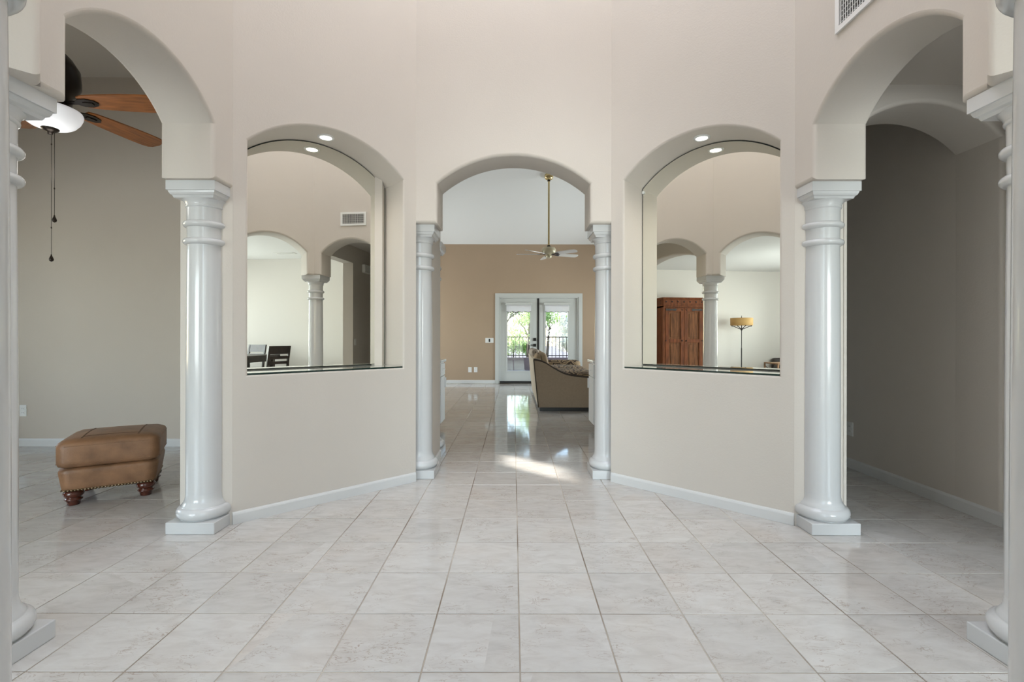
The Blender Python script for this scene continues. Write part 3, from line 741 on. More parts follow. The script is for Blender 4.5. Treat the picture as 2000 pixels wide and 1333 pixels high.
# ---- plates on the walls
def outlet(name, label, cat, loc, nrm, w_=.07, h_=.115, kind='outlet', group=None):
    t_ = thing(name, label, cat, loc, math.atan2(nrm[1], nrm[0]) + math.pi / 2, group)
    boxes('plate', 'plastic_white', [(-w_ / 2, w_ / 2, -.006, -.0005, -h_ / 2, h_ / 2)], t_, b=.0015)
    if kind == 'outlet':
        for z in (-.021, .021):
            r_ = boxes('receptacle', 'plastic_white', [(-.016, .016, -.0085, -.005, z - .014, z + .014)], t_, b=.001)
            boxes('slot', 'slot_dark', [(-.008, -.0055, -.0092, -.008, z - .004, z + .006), (.0055, .008, -.0092, -.008, z - .004, z + .006)], r_)
    elif kind == 'switch':
        boxes('rocker', 'plastic_white', [(-.016, .016, -.010, -.005, -.033, .033)], t_, b=.001)
    elif kind == 'control':
        boxes('rocker', 'plastic_white', [(-.078, -.046, -.010, -.005, -.033, .033)], t_, b=.001)
        boxes('display', 'black_metal', [(-.016, .016, -.010, -.005, -.038, .038)], t_)
        boxes('rocker', 'plastic_white', [(.046, .078, -.010, -.005, -.033, .033)], t_, b=.001)
    return t_
FZ = 11.37
outlet('wall_outlet', 'left white outlet of the pair low on the tan far wall', 'outlet', (-1.055, FZ, .335), (0, -1), .082, .125, group='outlets on the tan far wall')
outlet('wall_outlet', 'right white outlet of the pair low on the tan far wall', 'outlet', (-0.915, FZ, .335), (0, -1), .082, .125, group='outlets on the tan far wall')
outlet('wall_switch', 'wide white switch plate with a dark centre beside the french doors', 'switch', (-0.583, FZ, 1.045), (0, -1), .20, .115, 'control')
outlet('wall_outlet', 'white outlet in the ottoman room beside the left picture edge', 'outlet', (-5.03, 4.82, .365), (0, -1))
outlet('wall_outlet', 'white outlet low on the dark hall wall behind the right column', 'outlet', (2.915, 4.06, .34), (-1, 0), .075, .12)
outlet('light_switch', 'white light switch on the dark wall seen in the left mirror', 'switch', (2.86, 1.75, 1.04), (0, 1), kind='switch')
t_ = thing('door_chime', 'white door chime box high on the dark wall in the left mirror', 'door chime', (3.25, 1.75, 2.32), math.pi)
boxes('cover', 'plastic_white', [(-.12, .12, -.055, -.0005, -.072, .072)], t_, b=.006)
boxes('base_plate', 'plastic_white', [(-.105, .105, -.058, -.054, -.06, .06)], t_)
t_ = thing('ceiling_register', 'white slatted air register on the dining room ceiling in the left mirror', 'vent', (4.33, -0.42, 2.84))
boxes('frame', 'plastic_white', [(-.09, .09, -.2, -.17, -.008, -.0005), (-.09, .09, .17, .2, -.008, -.0005), (-.09, -.065, -.17, .17, -.008, -.0005), (.065, .09, -.17, .17, -.008, -.0005)], t_)
boxes('backing', 'slot_dark', [(-.065, .065, -.17, .17, -.002, -.0005)], t_)
for k in range(5): boxes('slat', 'plastic_white', [(-.058 + k * .026, -.046 + k * .026, -.17, .17, -.007, -.0025)], t_)

# ---- wooden ceiling fan in the den
FX, FY, FH, FR = -2.765, 2.80, 2.535, 0.655
t_ = thing('ceiling_fan', 'bronze ceiling fan with wooden blades and lit glass bowl in the left room', 'ceiling fan', (FX, FY, 0))
def hub(prof, name, m_, par=t_): mb = MB(); mb.lathe(prof, seg=40); return mb.build(name, m_, par)
hub([(.0, 3.788), (.075, 3.788), (.075, 3.75), (.04, 3.70), (.02, 3.695)], 'canopy', 'bronze')
hub([(.014, 2.86), (.014, 3.70)], 'downrod', 'bronze')
hub([(.02, 2.87), (.045, 2.86), (.10, 2.80), (.135, 2.74), (.14, 2.68), (.14, 2.64), (.125, 2.60), (.10, 2.575), (.095, 2.50), (.11, 2.485)][::-1], 'motor_housing', 'bronze')
hub([(.012, 2.365), (.05, 2.37), (.09, 2.382), (.115, 2.400), (.137, 2.43), (.147, 2.455), (.150, 2.472), (.145, 2.485), (.10, 2.492)], 'light_bowl', 'bowl_glass')
hub([(.0, 2.335), (.012, 2.335), (.014, 2.345), (.03, 2.353), (.042, 2.366), (.042, 2.374)], 'finial', 'bronze')
for k in range(5):
    a = R(3.7 + 72 * k)
    M = Matrix.Translation((0, 0, FH)) @ Matrix.Rotation(a, 4, 'Z') @ Matrix.Rotation(R(-11), 4, 'X')
    pts = []
    prof = [(.175, .042), (.21, .055), (.30, .066), (.42, .074), (.53, .078), (.60, .077), (.635, .070)]
    up = [(x_, y_) for x_, y_ in prof] + [(FR, .052), (FR + .012, .0)]
    lo_ = [(x_, -y_) for x_, y_ in prof]
    poly = up + [(FR, -.052)] + lo_[::-1]
    mb = MB(); mb.prism([q for q in poly], -.004, .004)
    b_ = mb.build('blade', 'wood_blade', t_); b_.matrix_local = M
    mb = MB(); mb.prism([(.09, .012), (.15, .014), (.175, .032), (.22, .036), (.262, .022), (.275, 0), (.262, -.022), (.22, -.036), (.175, -.032), (.15, -.014), (.09, -.012)], -.011, -.0045)
    mb.prism([(.19, .010), (.245, .010), (.245, -.010), (.19, -.010)], -.016, -.011)
    br = mb.build('blade_bracket', 'bronze', b_)
for dx, zend in ((-.004, 1.590), (.014, 1.825)):
    mb = MB(); mb.tube([(dx, .012, 2.37), (dx, .012, zend + .03)], .0013, 6)
    for k in range(2): mb.lathe([(0, zend + .18 + k * .5), (.004, zend + .19 + k * .5), (0, zend + .2 + k * .5)], (dx, .012), 8, caps=False)
    ch = mb.build('pull_chain', 'bronze', t_)
    mb = MB(); mb.lathe([(.0, zend - .014), (.009, zend - .009), (.012, zend), (.009, zend + .010), (.004, zend + .022), (.003, zend + .03)], (dx, .012), 14); mb.build('chain_weight', 'bronze', ch)
l = bpy.data.lights.new('fan_lamp', 'POINT'); l.energy = 3.5; l.shadow_soft_size = 0.12; l.color = (1.0, 0.97, 0.92)
lo = bpy.data.objects.new('fan_lamp', l); COL.objects.link(lo); lo.location = (FX, FY, 2.12)

# ---- leather ottoman
OX, OY, ORZ = -2.92, 3.50, R(31)
t_ = thing('ottoman', 'worn brown leather ottoman with nailhead trim and turned wooden feet', 'ottoman', (-2.875, 3.40, 0), ORZ)
OW, OD = 0.535, 0.50
def soft(name, m_, sx, sy, sz, r, crown, z, par, sub=7, y=0, x=0):
    vs_, fs_ = rounded_box(sx, sy, sz, r, crown, sub=sub)
    mb = MB(); mb.add([(v.x + x, v.y + y, v.z + z) for v in vs_], fs_, True); return mb.build(name, m_, par)
vs_, fs_ = rounded_box(OW - .02, OD - .02, .165, .03, 0, sub=7)
mb = MB(); mb.add([(v.x * (1 + .10 * (v.z / .165)) * .96, v.y * (1 + .06 * (v.z / .165)) * .96, v.z + .093) for v in vs_], fs_, True); body = mb.build('body', 'leather', t_)
cu = soft('cushion', 'leather', OW + .015, OD + .015, .188, .046, .020, .252, t_, sub=9)
mb = MB()
def crn(x_, y_): return .440 + .020 * (1 - (2 * x_ / (OW + .015)) ** 2) * (1 - (2 * y_ / (OD + .015)) ** 2)
for sx in (-.15, .15):
    mb.tube([(sx, -.20 + .04 * k, crn(sx, -.20 + .04 * k) + .0002) for k in range(11)], .0025, 6)
    mb.tube([(sx + .006, -.20 + .04 * k, crn(sx, -.20 + .04 * k) - .001) for k in range(11)], .002, 6)
for yy in (-.155,):
    mb.tube([(-.15 + .03 * k, yy, crn(-.15 + .03 * k, yy) + .0002) for k in range(11)], .0022, 6)
mb.build('seam', 'leather_seam', cu)
mb = MB()
for zz in (.285, .405):
    hx, hy = OW / 2 + .0065, OD / 2 + .0065
    mb.tube([(-hx + .05, -hy, zz), (hx - .05, -hy, zz)], .003, 6); mb.tube([(hx, -hy + .05, zz), (hx, hy - .05, zz)], .003, 6); mb.tube([(-hx, -hy + .05, zz), (-hx, hy - .05, zz)], .003, 6)
mb.build('piping', 'leather', cu)
nm = MB(); nm.lathe([(.0085, 0), (.0075, .003), (.004, .0052), (0, .006)], seg=10, caps=False)
nail0 = None
hx, hy = (OW - .02) / 2 * .96 - .001, (OD - .02) / 2 * .96 - .001
def nail(x_, y_, rz):
    global nail0
    if nail0 is None: nail0 = nm.build('nailhead', 'nail_brass', body); o_ = nail0
    else: o_ = nail0.copy(); COL.objects.link(o_); o_.parent = body
    o_.location = (x_, y_, .108); o_.rotation_euler = (R(90), 0, rz)
n_ = 27
for k in range(n_): nail(-hx + .02 + (2 * hx - .04) * k / (n_ - 1), -hy, 0)
for k in range(25):
    nail(hx, -hy + .02 + (2 * hy - .04) * k / 24, R(90)); nail(-hx, -hy + .02 + (2 * hy - .04) * k / 24, R(-90))
for sx in (-1, 1):
    for sy in (-1, 1):
        mb = MB(); mb.lathe([(.030, .0008), (.034, .004), (.036, .018), (.039, .030), (.047, .036), (.049, .041), (.044, .047), (.037, .051), (.043, .056), (.053, .066), (.056, .078), (.053, .090), (.046, .099)], (sx * (OW / 2 - .075), sy * (OD / 2 - .075)), 32)
        mb.build('foot', 'foot_wood', t_)

# ---- french doors
DX0, DX1, DZ1 = -0.36, 1.58, 2.10
mb = MB()
mb.box(DX0 - .085, DX0, FZ - .02, FZ, 0, DZ1 + .085); mb.box(DX1, DX1 + .085, FZ - .02, FZ, 0, DZ1 + .085); mb.box(DX0, DX1, FZ - .02, FZ, DZ1, DZ1 + .085)
mb.box(DX0, DX0 + .03, FZ - .005, FZ + .18, 0, DZ1); mb.box(DX1 - .03, DX1, FZ - .005, FZ + .18, 0, DZ1); mb.box(DX0 + .03, DX1 - .03, FZ - .005, FZ + .18, DZ1 - .03, DZ1)
structure(mb.build('trim_1', 'door_white'), 'white casing around the far french doors')
structure(boxes('trim_2', 'black_metal', [(DX0 + .03, DX1 - .03, FZ - .02, FZ + .15, 0.0005, .055)]), 'dark threshold under the far french doors')
def leaf(nn, x0, x1, gx0, gx1, hand):
    z0, z1 = .058, DZ1 - .035; g0, g1 = .30, 1.885; ya, yb = FZ + .03, FZ + .075
    mb = MB()
    mb.box(x0, gx0, ya, yb, z0, z1); mb.box(gx1, x1, ya, yb, z0, z1); mb.box(gx0, gx1, ya, yb, z0, g0); mb.box(gx0, gx1, ya, yb, g1, z1)
    for (a, b, c_, d_) in ((gx0 - .03, gx0 + .008, g0 - .03, g1 + .03), (gx1 - .008, gx1 + .03, g0 - .03, g1 + .03), (gx0 + .008, gx1 - .008, g0 - .03, g0 + .008), (gx0 + .008, gx1 - .008, g1 - .008, g1 + .03)):
        mb.box(a, b, ya - .012, ya, c_, d_)
    o = structure(mb.build('door_%d' % nn, 'door_white'), 'white french door leaf with tall glass pane')
    boxes('pane', 'pane_glass', [(gx0, gx1, ya + .018, ya + .026, g0, g1)], o)
    return o, ya
d1, ya = leaf(1, DX0 + .034, 0.575, -0.155, 0.405, 1)
d2, ya = leaf(2, 0.622, DX1 - .034, 0.775, 1.325, 0)
boxes('astragal', 'black_metal', [(0.577, 0.620, ya - .012, ya + .045, .058, DZ1 - .035)], d1)
mb = MB(); mb.box(.478, .548, ya - .022, ya, 1.035, 1.105, b=.003); mb.lathe([(.014, 0), (.014, .012), (.010, .016)], seg=16, M=Matrix.Translation((.513, ya - .02, 1.07)) @ Matrix.Rotation(R(90), 4, 'X')); mb.build('deadbolt', 'black_metal', d1)
mb = MB(); mb.box(.478, .548, ya - .018, ya, .895, .965, b=.003); mb.box(.41, .53, ya - .058, ya - .044, .922, .942, b=.003); mb.box(.505, .525, ya - .05, ya - .015, .922, .942); mb.build('lever_handle', 'black_metal', d1)
for lab, gx0, gx1 in (('white scalloped roller shade rolled up on the left french door', -.155, .405), ('white scalloped roller shade rolled up on the right french door', .775, 1.325)):
    t_ = thing('roller_shade', lab, 'roller shade', ((gx0 + gx1) / 2, ya - .014, 1.885), 0, 'roller shades on the french doors')
    hw = (gx1 - gx0) / 2 + .025
    boxes('cassette', 'door_white', [(-hw - .015, hw + .015, -.06, -.0005, .02, .075)], t_, b=.006)
    mb = MB(); n_ = 48; top = []; bot = []
    for k in range(n_ + 1):
        x_ = -hw + .008 + (2 * hw - .016) * k / n_
        bot.append((x_, -.028, -.140 - .016 * abs(math.sin(math.pi * 4 * k / n_))))
        top.append((x_, -.028, .03))
    vv = top + bot
    mb.add(vv + [(x_, y_ + .003, z_) for x_, y_, z_ in vv], [(k, n_ + 1 + k, n_ + 2 + k, k + 1) for k in range(n_)] + [(2 * n_ + 2 + k, 2 * n_ + 3 + k, 3 * n_ + 4 + k, 3 * n_ + 3 + k) for k in range(n_)] + [(n_ + 1 + k, 3 * n_ + 3 + k, 3 * n_ + 4 + k, n_ + 2 + k) for k in range(n_)])
    f_ = mb.build('fabric', 'shade_translucent', t_)
    mb = MB(); mb.tube([(x_, y_, z_) for x_, y_, z_ in bot], .005, 6); mb.build('hem', 'piping_dark', f_)

# ---- far ceiling fan
t_ = thing('ceiling_fan', 'cream and brass ceiling fan on a long rod before the tan far wall', 'ceiling fan', (0.665, 8.9, 0))
CZ = 3.374 + .333 * (11.37 - 8.9)
hub([(.075, CZ + .03), (.082, CZ - .02), (.078, CZ - .06), (.05, CZ - .085), (.02, CZ - .09)][::-1], 'canopy', 'brass', t_)
hub([(.026, CZ - .115), (.030, CZ - .10), (.026, CZ - .088)], 'collar', 'bronze', t_)
hub([(.017, 2.86), (.017, CZ - .1)], 'downrod', 'brass', t_)
hub([(.05, 2.83), (.035, 2.845), (.03, 2.865), (.02, 2.87)], 'yoke', 'bronze', t_)
hub([(.06, 2.69), (.10, 2.70), (.128, 2.72), (.135, 2.75), (.133, 2.795), (.115, 2.82), (.07, 2.832), (.04, 2.835)], 'motor_housing', 'cream_metal', t_)
hub([(.0, 2.625), (.045, 2.628), (.055, 2.645), (.055, 2.675), (.045, 2.69)], 'switch_housing', 'cream_metal', t_)
for ang in (178, 224, 20, 322, 97):
    M = Matrix.Translation((0, 0, 2.70)) @ Matrix.Rotation(R(ang), 4, 'Z') @ Matrix.Rotation(R(-13), 4, 'X')
    mb = MB(); mb.prism([(.17, .05), (.30, .062), (.52, .068), (.585, .06), (.61, .03), (.61, -.03), (.585, -.06), (.52, -.068), (.30, -.062), (.17, -.05)], -.004, .004)
    b_ = mb.build('blade', 'blade_white', t_); b_.matrix_local = M
    mb = MB(); mb.prism([(.05, .01), (.13, .014), (.17, .03), (.215, .03), (.215, -.03), (.17, -.03), (.13, -.014), (.05, -.01)], -.012, -.0045); mb.build('blade_bracket', 'bronze', b_)

# ---- sofa
SY0, SY1 = 7.12, 9.60
t_ = thing('sofa', 'tan sofa with swooping arm and dark piping seen from its end', 'sofa', (0.85, 8.35, 0))
def loc(x_, y_, z_): return (x_ - .85, y_ - 8.35, z_)
def catm(pts, n_=6):
    out = []
    for i in range(len(pts) - 1):
        p0, p1, p2, p3 = pts[max(i - 1, 0)], pts[i], pts[i + 1], pts[min(i + 2, len(pts) - 1)]
        for k in range(n_):
            u = k / n_
            out.append(tuple(.5 * ((2 * b) + (-a + c_) * u + (2 * a - 5 * b + 4 * c_ - d_) * u * u + (-a + 3 * b - 3 * c_ + d_) * u ** 3) for a, b, c_, d_ in zip(p0, p1, p2, p3)))
    out.append(pts[-1]); return out
swoop = catm([(.305, .785), (.40, .768), (.50, .728), (.63, .648), (.78, .572), (.94, .537), (1.16, .516), (1.36, .512)])
armp = [(.378, .06)] + swoop + [(1.345, .06)]
for (ya_, yb_, m_) in ((SY0, SY0 + .13, 'sofa_tan'),):
    mb = MB(); n_ = len(armp)
    vs_ = [loc(x_, ya_, z_) for x_, z_ in armp] + [loc(x_, yb_, z_) for x_, z_ in armp]
    mb.add(vs_, [list(range(n_))[::-1], list(range(n_, 2 * n_))] + [(i, (i + 1) % n_, n_ + (i + 1) % n_, n_ + i) for i in range(n_)])
    arm = mb.build('arm', m_, t_)
    mb = MB(); mb.tube([loc(x_, ya_ - .002, z_) for x_, z_ in armp[:-1]], .0085, 8); mb.tube([loc(x_, yb_, z_ + .004) for x_, z_ in swoop], .007, 8); mb.build('piping', 'piping_dark', arm)
mb = MB()
bp = [(.378, .06), (.305, .785), (.33, .80), (.42, .79), (.55, .30), (.55, .06)]
n_ = len(bp)
mb.add([loc(x_, SY0 + .13, z_) for x_, z_ in bp] + [loc(x_, SY1, z_) for x_, z_ in bp], [list(range(n_))[::-1], list(range(n_, 2 * n_))] + [(i, (i + 1) % n_, n_ + (i + 1) % n_, n_ + i) for i in range(n_)])
bk = mb.build('back', 'sofa_back', t_)
mb = MB(); mb.box(.56 - .85, 1.34 - .85, SY0 + .131 - 8.35, SY1 - 8.35, .06, .34); mb.build('seat_base', 'sofa_tan', t_)
mb = MB(); mb.box(.40 - .85, 1.33 - .85, SY0 + .02 - 8.35, SY1 - .02 - 8.35, .0008, .06); mb.build('plinth', 'black_metal', t_)
for k in range(2):
    yc_ = SY0 + .15 + 1.075 / 2 + k * 1.085
    soft('seat_cushion', 'sofa_pattern', .84, 1.07, .225, .05, .035, .342, t_, sub=7, x=.94 - .85, y=yc_ - 8.35)
for k in range(3):
    yc_ = SY0 + .15 + .36 + k * .725
    vs_, fs_ = rounded_box(.19, .70, .36, .06, .02, sub=7)
    Mx = Matrix.Translation((.50 - .85, yc_ - 8.35, .515)) @ Matrix.Rotation(R(-13), 4, 'Y')
    mb = MB(); mb.add([Mx @ (v + Vector((0, 0, 0))) for v in vs_], fs_, True); bc = mb.build('back_cushion', 'cushion_tan', t_)
    mb = MB(); mb.tube([Mx @ Vector((.0 + sx, -.352, .03 + .31 * q / 8)) for sx in (0,) for q in range(9)], .005, 6); mb.tube([Mx @ Vector((-.03 + .1 * 0, -.30 + .6 * q / 8, .372)) for q in range(9)], .005, 6); mb.build('piping', 'piping_dark', bc)
vs_, fs_ = rounded_box(.78, .20, .36, .08, .0, sub=7)
mb = MB(); mb.add([(v.x + .96 - .85, v.y + SY1 - .11 - 8.35, v.z + .31) for v in vs_], fs_, True); mb.build('far_arm', 'sofa_pattern', t_)
for i, (x_, y_, rz, lab) in enumerate(((.335, 7.98, 4, 'striped throw pillow leaning on the near end of the sofa back'), (.335, 8.62, -4, 'striped throw pillow further along the sofa back'))):
    t2 = thing('throw_pillow', lab, 'pillow', (x_ + .015, y_, .806), R(rz), 'throw pillows on the sofa')
    vs_, fs_ = rounded_box(.13, .40, .115, .045, 0.01, sub=7)
    mb = MB(); mb.add(list(vs_), fs_, True); mb.build('cover', 'pillow_stripe', t2)
    mb = MB(); hw, hh = .20, .118
    mb.tube([Vector(q) for q in ((0, -hw, .02), (0, -hw, .075), (0, -hw + .05, hh), (0, hw - .05, hh), (0, hw, .075), (0, hw, .02))], .006, 6); mb.build('piping', 'piping_dark', t2)

# ---- white base cabinets flanking the family room
def cabinet(lab, x0, x1, y0, y1, facing):
    t_ = thing('base_cabinet', lab, 'cabinet', ((x0 + x1) / 2, (y0 + y1) / 2, 0), 0, 'white base cabinets beside the family room')
    hx, hy = (x1 - x0) / 2, (y1 - y0) / 2
    boxes('body', 'cabinet_white', [(-hx, hx, -hy, hy, .08, .815)], t_)
    boxes('toe_kick', 'slot_dark', [(-hx + .05, hx - .05, -hy + .02, hy - .02, .0008, .08)], t_)
    boxes('countertop', 'counter_white', [(-hx - .03, hx + .03, -hy - .03, hy + .03, .816, .850)], t_, b=.006)
    sx = -1 if facing < 0 else 1
    for k in range(1):
        ya_ = -hy + .01; yb_ = hy - .01
        d_ = boxes('drawer', 'cabinet_white', [(min(sx * hx, sx * (hx + .018)), max(sx * hx, sx * (hx + .018)), ya_, yb_, .655, .80)], t_, b=.003)
        boxes('knob', 'cabinet_white', [(min(sx * (hx + .018), sx * (hx + .04)), max(sx * (hx + .018), sx * (hx + .04)), (ya_ + yb_) / 2 - .04, (ya_ + yb_) / 2 + .04, .725, .735)], d_)
        d_ = boxes('door', 'cabinet_white', [(min(sx * hx, sx * (hx + .018)), max(sx * hx, sx * (hx + .018)), ya_, yb_, .09, .645)], t_, b=.003)
        boxes('handle', 'cabinet_white', [(min(sx * (hx + .018), sx * (hx + .04)), max(sx * (hx + .018), sx * (hx + .04)), yb_ - .05, yb_ - .04, .50, .62)], d_)
cabinet('white base cabinet with pale countertop edge right of the sofa', .962, 1.53, 5.55, 5.90, -1)
cabinet('white cabinet with moulded top peeking out left of the far passage', -1.50, -0.885, 5.62, 5.95, 1)

# ---- armoire (seen in the right mirror)
t_ = thing('armoire', 'carved dark wooden armoire with iron studs reflected in the right mirror', 'armoire', (-6.36, -.03, 0))
aw, ad, ah = .535, .30, 2.08      # half width along y, half depth along x
boxes('carcass', 'armoire_wood', [(-ad, ad - .03, -aw + .03, aw - .03, .10, ah - .16)], t_)
boxes('plinth', 'armoire_wood', [(-ad, ad + .01, -aw, aw, .0008, .12)], t_, b=.008)
mb = MB()
lv = [(0.0, ah - .235), (.0, ah - .20), (.015, ah - .195), (.02, ah - .16), (.01, ah - .155), (.01, ah - .05), (.03, ah - .045), (.055, ah - .012), (.055, ah)]
vs_ = [(sx * (ad + (o_ if sx > 0 else 0)), sy * (aw - .03 + o_), z) for o_, z in lv for sx, sy in ((-1, -1), (1, -1), (1, 1), (-1, 1))]
mb.add(vs_, [(i * 4 + k, i * 4 + (k + 1) % 4, (i + 1) * 4 + (k + 1) % 4, (i + 1) * 4 + k) for i in range(len(lv) - 1) for k in range(4)] + [(3, 2, 1, 0), tuple(range(len(lv) * 4 - 4, len(lv) * 4))])
cor = mb.build('cornice', 'armoire_wood', t_)
def stud(par, x_, y_, z_, r_=.014):
    mb = MB(); mb.lathe([(r_, 0), (r_ * .8, r_ * .5), (0, r_ * .8)], seg=12, caps=False, M=Matrix.Translation((x_, y_, z_)) @ Matrix.Rotation(R(90), 4, 'Y')); return mb.build('stud', 'iron', par)
for k in range(7): stud(cor, ad + .0102, -.45 + .15 * k, ah - .10, .019)
for sy in (-1, 1):
    boxes('stile', 'armoire_wood', [(ad - .03, ad + .005, min(sy * aw, sy * (aw - .065)), max(sy * aw, sy * (aw - .065)), .12, ah - .235)], t_, b=.004)
    y0, y1 = sorted((sy * .004, sy * (aw - .07)))
    dz0, dz1 = .13, ah - .25
    mb = MB(); fw = .085
    mb.box(ad - .028, ad + .012, y0, y0 + fw, dz0, dz1, b=.003); mb.box(ad - .028, ad + .012, y1 - fw, y1, dz0, dz1, b=.003)
    for za, zb_ in ((dz0, dz0 + .1), (1.00, 1.085), (dz1 - .085, dz1)): mb.box(ad - .028, ad + .010, y0 + fw, y1 - fw, za, zb_, b=.003)
    d_ = mb.build('door', 'armoire_wood', t_)
    for za, zb_ in ((dz0 + .1, 1.00), (1.085, dz1 - .085)):
        mb = MB(); mb.box(ad - .027, ad - .010, y0 + fw, y1 - fw, za, zb_); mb.box(ad - .011, ad - .002, y0 + fw + .045, y1 - fw - .045, za + .05, zb_ - .05, b=.004); mb.build('panel', 'armoire_panel', d_)
    ye = sy * (aw - .08)
    mb = MB(); mb.prism([(0, .022), (.16, .018), (.24, .03), (.27, 0), (.24, -.03), (.16, -.018), (0, -.022)], 0, .004, M=Matrix.Translation((ad + .0125, ye, dz1 - .042)) @ Matrix(((0, 0, 1, 0), (-sy, 0, 0, 0), (0, 1, 0, 0), (0, 0, 0, 1))))
    mb.build('hinge_strap', 'iron', d_)
    stud(d_, ad + .0125, sy * .05, dz1 - .045); stud(d_, ad + .0125, sy * .05, 1.042, .02); stud(d_, ad + .0125, ye, 1.042)

# ---- floor lamp (right mirror)
t_ = thing('floor_lamp', 'black floor lamp with amber drum shade reflected in the right mirror', 'lamp', (-6.28, -1.64, 0))
mb = MB(); mb.lathe([(.15, .0008), (.15, .018), (.14, .026), (.03, .034), (.018, .05)], seg=32); mb.build('base', 'black_metal', t_)
mb = MB(); mb.lathe([(.013, .04), (.013, .86), (.009, .862), (.009, 1.60)], seg=16); mb.build('pole', 'black_metal', t_)
mb = MB(); mb.lathe([(.252, 1.425), (.256, 1.427), (.258, 1.608), (.252, 1.61), (.250, 1.608), (.249, 1.427), (.252, 1.425)], seg=48, caps=False); sh = mb.build('shade', 'lamp_shade', t_)
mb = MB(); mb.lathe([(.013, 1.60), (.013, 1.62), (.006, 1.63), (.006, 1.665), (0, 1.667)], seg=12); mb.build('finial', 'black_metal', t_)
for k in range(4):
    a = R(10 + 90 * k)
    mb = MB(); mb.tube([(math.cos(a) * r_, math.sin(a) * r_, z_) for r_, z_ in ((.0, 1.335), (.05, 1.34), (.12, 1.372), (.19, 1.402), (.235, 1.408))], .009, 8)
    mb.lathe([(.012, 1.40), (.014, 1.41), (.010, 1.428)], (math.cos(a) * .235, math.sin(a) * .235), 10); mb.build('arm', 'black_metal', t_)
mb = MB(); mb.lathe([(.006, 1.29), (.026, 1.315), (.028, 1.335), (.012, 1.36)], seg=16); mb.build('hub', 'black_metal', t_)

# ---- armchair and side table at the edge of the right mirror
t_ = thing('side_table', 'small side table with wooden top and crossed metal legs by the dark armchair', 'side table', (-5.40, -2.05, 0))
boxes('top', 'table_wood', [(-.25, .25, -.25, .25, .515, .545)], t_, b=.004)
for sx in (-1, 1):
    for sy in (-1, 1): boxes('leg', 'table_wood', [(sx * .235 - .015, sx * .235 + .015, sy * .235 - .015, sy * .235 + .015, .0008, .515)], t_)
    mb = MB(); mb.tube([(sx * .236, -.22, .46), (sx * .236, .22, .04)], .008, 6); mb.build('brace', 'black_metal', t_)
    mb = MB(); mb.tube([(sx * .236, .22, .46), (sx * .236, -.22, .04)], .008, 6); mb.build('brace', 'black_metal', t_)
t_ = thing('armchair', 'dark leather armchair cut by the edge of the right mirror', 'armchair', (-6.15, -2.83, 0), R(200))
soft('seat', 'chair_leather', .62, .60, .18, .06, .02, .26, t_)
vs_, fs_ = rounded_box(.62, .18, .62, .07, 0, sub=6)
mb = MB(); mb.add([Matrix.Translation((0, .30, .36)) @ Matrix.Rotation(R(-14), 4, 'X') @ v for v in vs_], fs_, True); mb.build('backrest', 'chair_leather', t_)
for sx in (-1, 1): soft('armrest', 'chair_leather', .14, .62, .34, .06, 0, .26, t_, x=sx * .38)
for sx in (-1, 1):
    for sy in (-1, 1): boxes('leg', 'dining_wood', [(sx * .34 - .025, sx * .34 + .025, sy * .24 - .025, sy * .24 + .025, .0008, .265)], t_)

# ---- dining table and chairs (seen in the left mirror)
t_ = thing('dining_table', 'dark wooden dining table end reflected in the left mirror', 'table', (3.93, -1.44, 0))
boxes('tabletop', 'dining_wood', [(-.48, .48, -.86, .86, .725, .765)], t_, b=.005)
boxes('apron', 'dining_wood', [(-.40, .40, -.76, -.735, .63, .725), (-.40, .40, .735, .76, .63, .725), (-.40, -.375, -.735, .735, .63, .725), (.375, .40, -.735, .735, .63, .725)], t_)
for sx in (-1, 1):
    for sy in (-1, 1): boxes('leg', 'dining_wood', [(sx * .385 - .04, sx * .385 + .04, sy * .74 - .04, sy * .74 + .04, .0008, .724)], t_, b=.004)
def dining_chair(lab, x_, y_, rz):
    t_ = thing('dining_chair', lab, 'chair', (x_, y_, 0), R(rz), 'dark ladder-back dining chairs')
    boxes('seat', 'dining_wood', [(-.22, .22, -.21, .20, .435, .475)], t_, b=.01)
    for sx in (-1, 1):
        boxes('leg', 'dining_wood', [(sx * .195 - .02, sx * .195 + .02, -.20, -.16, .0008, .436)], t_)
        mb = MB()
        pts_ = [(.19, .0), (.20, .45), (.225, .70), (.275, .955)]
        for (ya_, za), (yb_, zb_) in zip(pts_, pts_[1:]):
            a_ = [(sx * .2 - .018, ya_ - .018, za + .0008), (sx * .2 + .018, ya_ - .018, za + .0008), (sx * .2 + .018, ya_ + .018, za + .0008), (sx * .2 - .018, ya_ + .018, za + .0008)]
            b2 = [(v[0], v[1] + yb_ - ya_, zb_) for v in a_]
            mb.add(a_ + b2, [(0, 1, 5, 4), (1, 2, 6, 5), (2, 3, 7, 6), (3, 0, 4, 7), (3, 2, 1, 0), (4, 5, 6, 7)])
        mb.build('back_post', 'dining_wood', t_)
    for za, zb_ in ((.80, .955), (.705, .765), (.61, .665)):
        def yy(z_): return .225 + (z_ - .70) * .196
        mb = MB(); a_ = [(-.183, yy(za) - .012, za), (.183, yy(za) - .012, za), (.183, yy(za) + .008, za), (-.183, yy(za) + .008, za)]
        b2 = [(v[0], v[1] + yy(zb_) - yy(za), zb_) for v in a_]
        mb.add(a_ + b2, [(0, 1, 5, 4), (1, 2, 6, 5), (2, 3, 7, 6), (3, 0, 4, 7), (3, 2, 1, 0), (4, 5, 6, 7)]); mb.build('back_slat', 'dining_wood', t_)
    for sx in (-1, 1): boxes('stretcher', 'dining_wood', [(sx * .197 - .01, sx * .197 + .01, -.16, .175, .20, .225)], t_)
dining_chair('dark ladder-back dining chair at the table end in the left mirror', 3.68, -.30, 25)
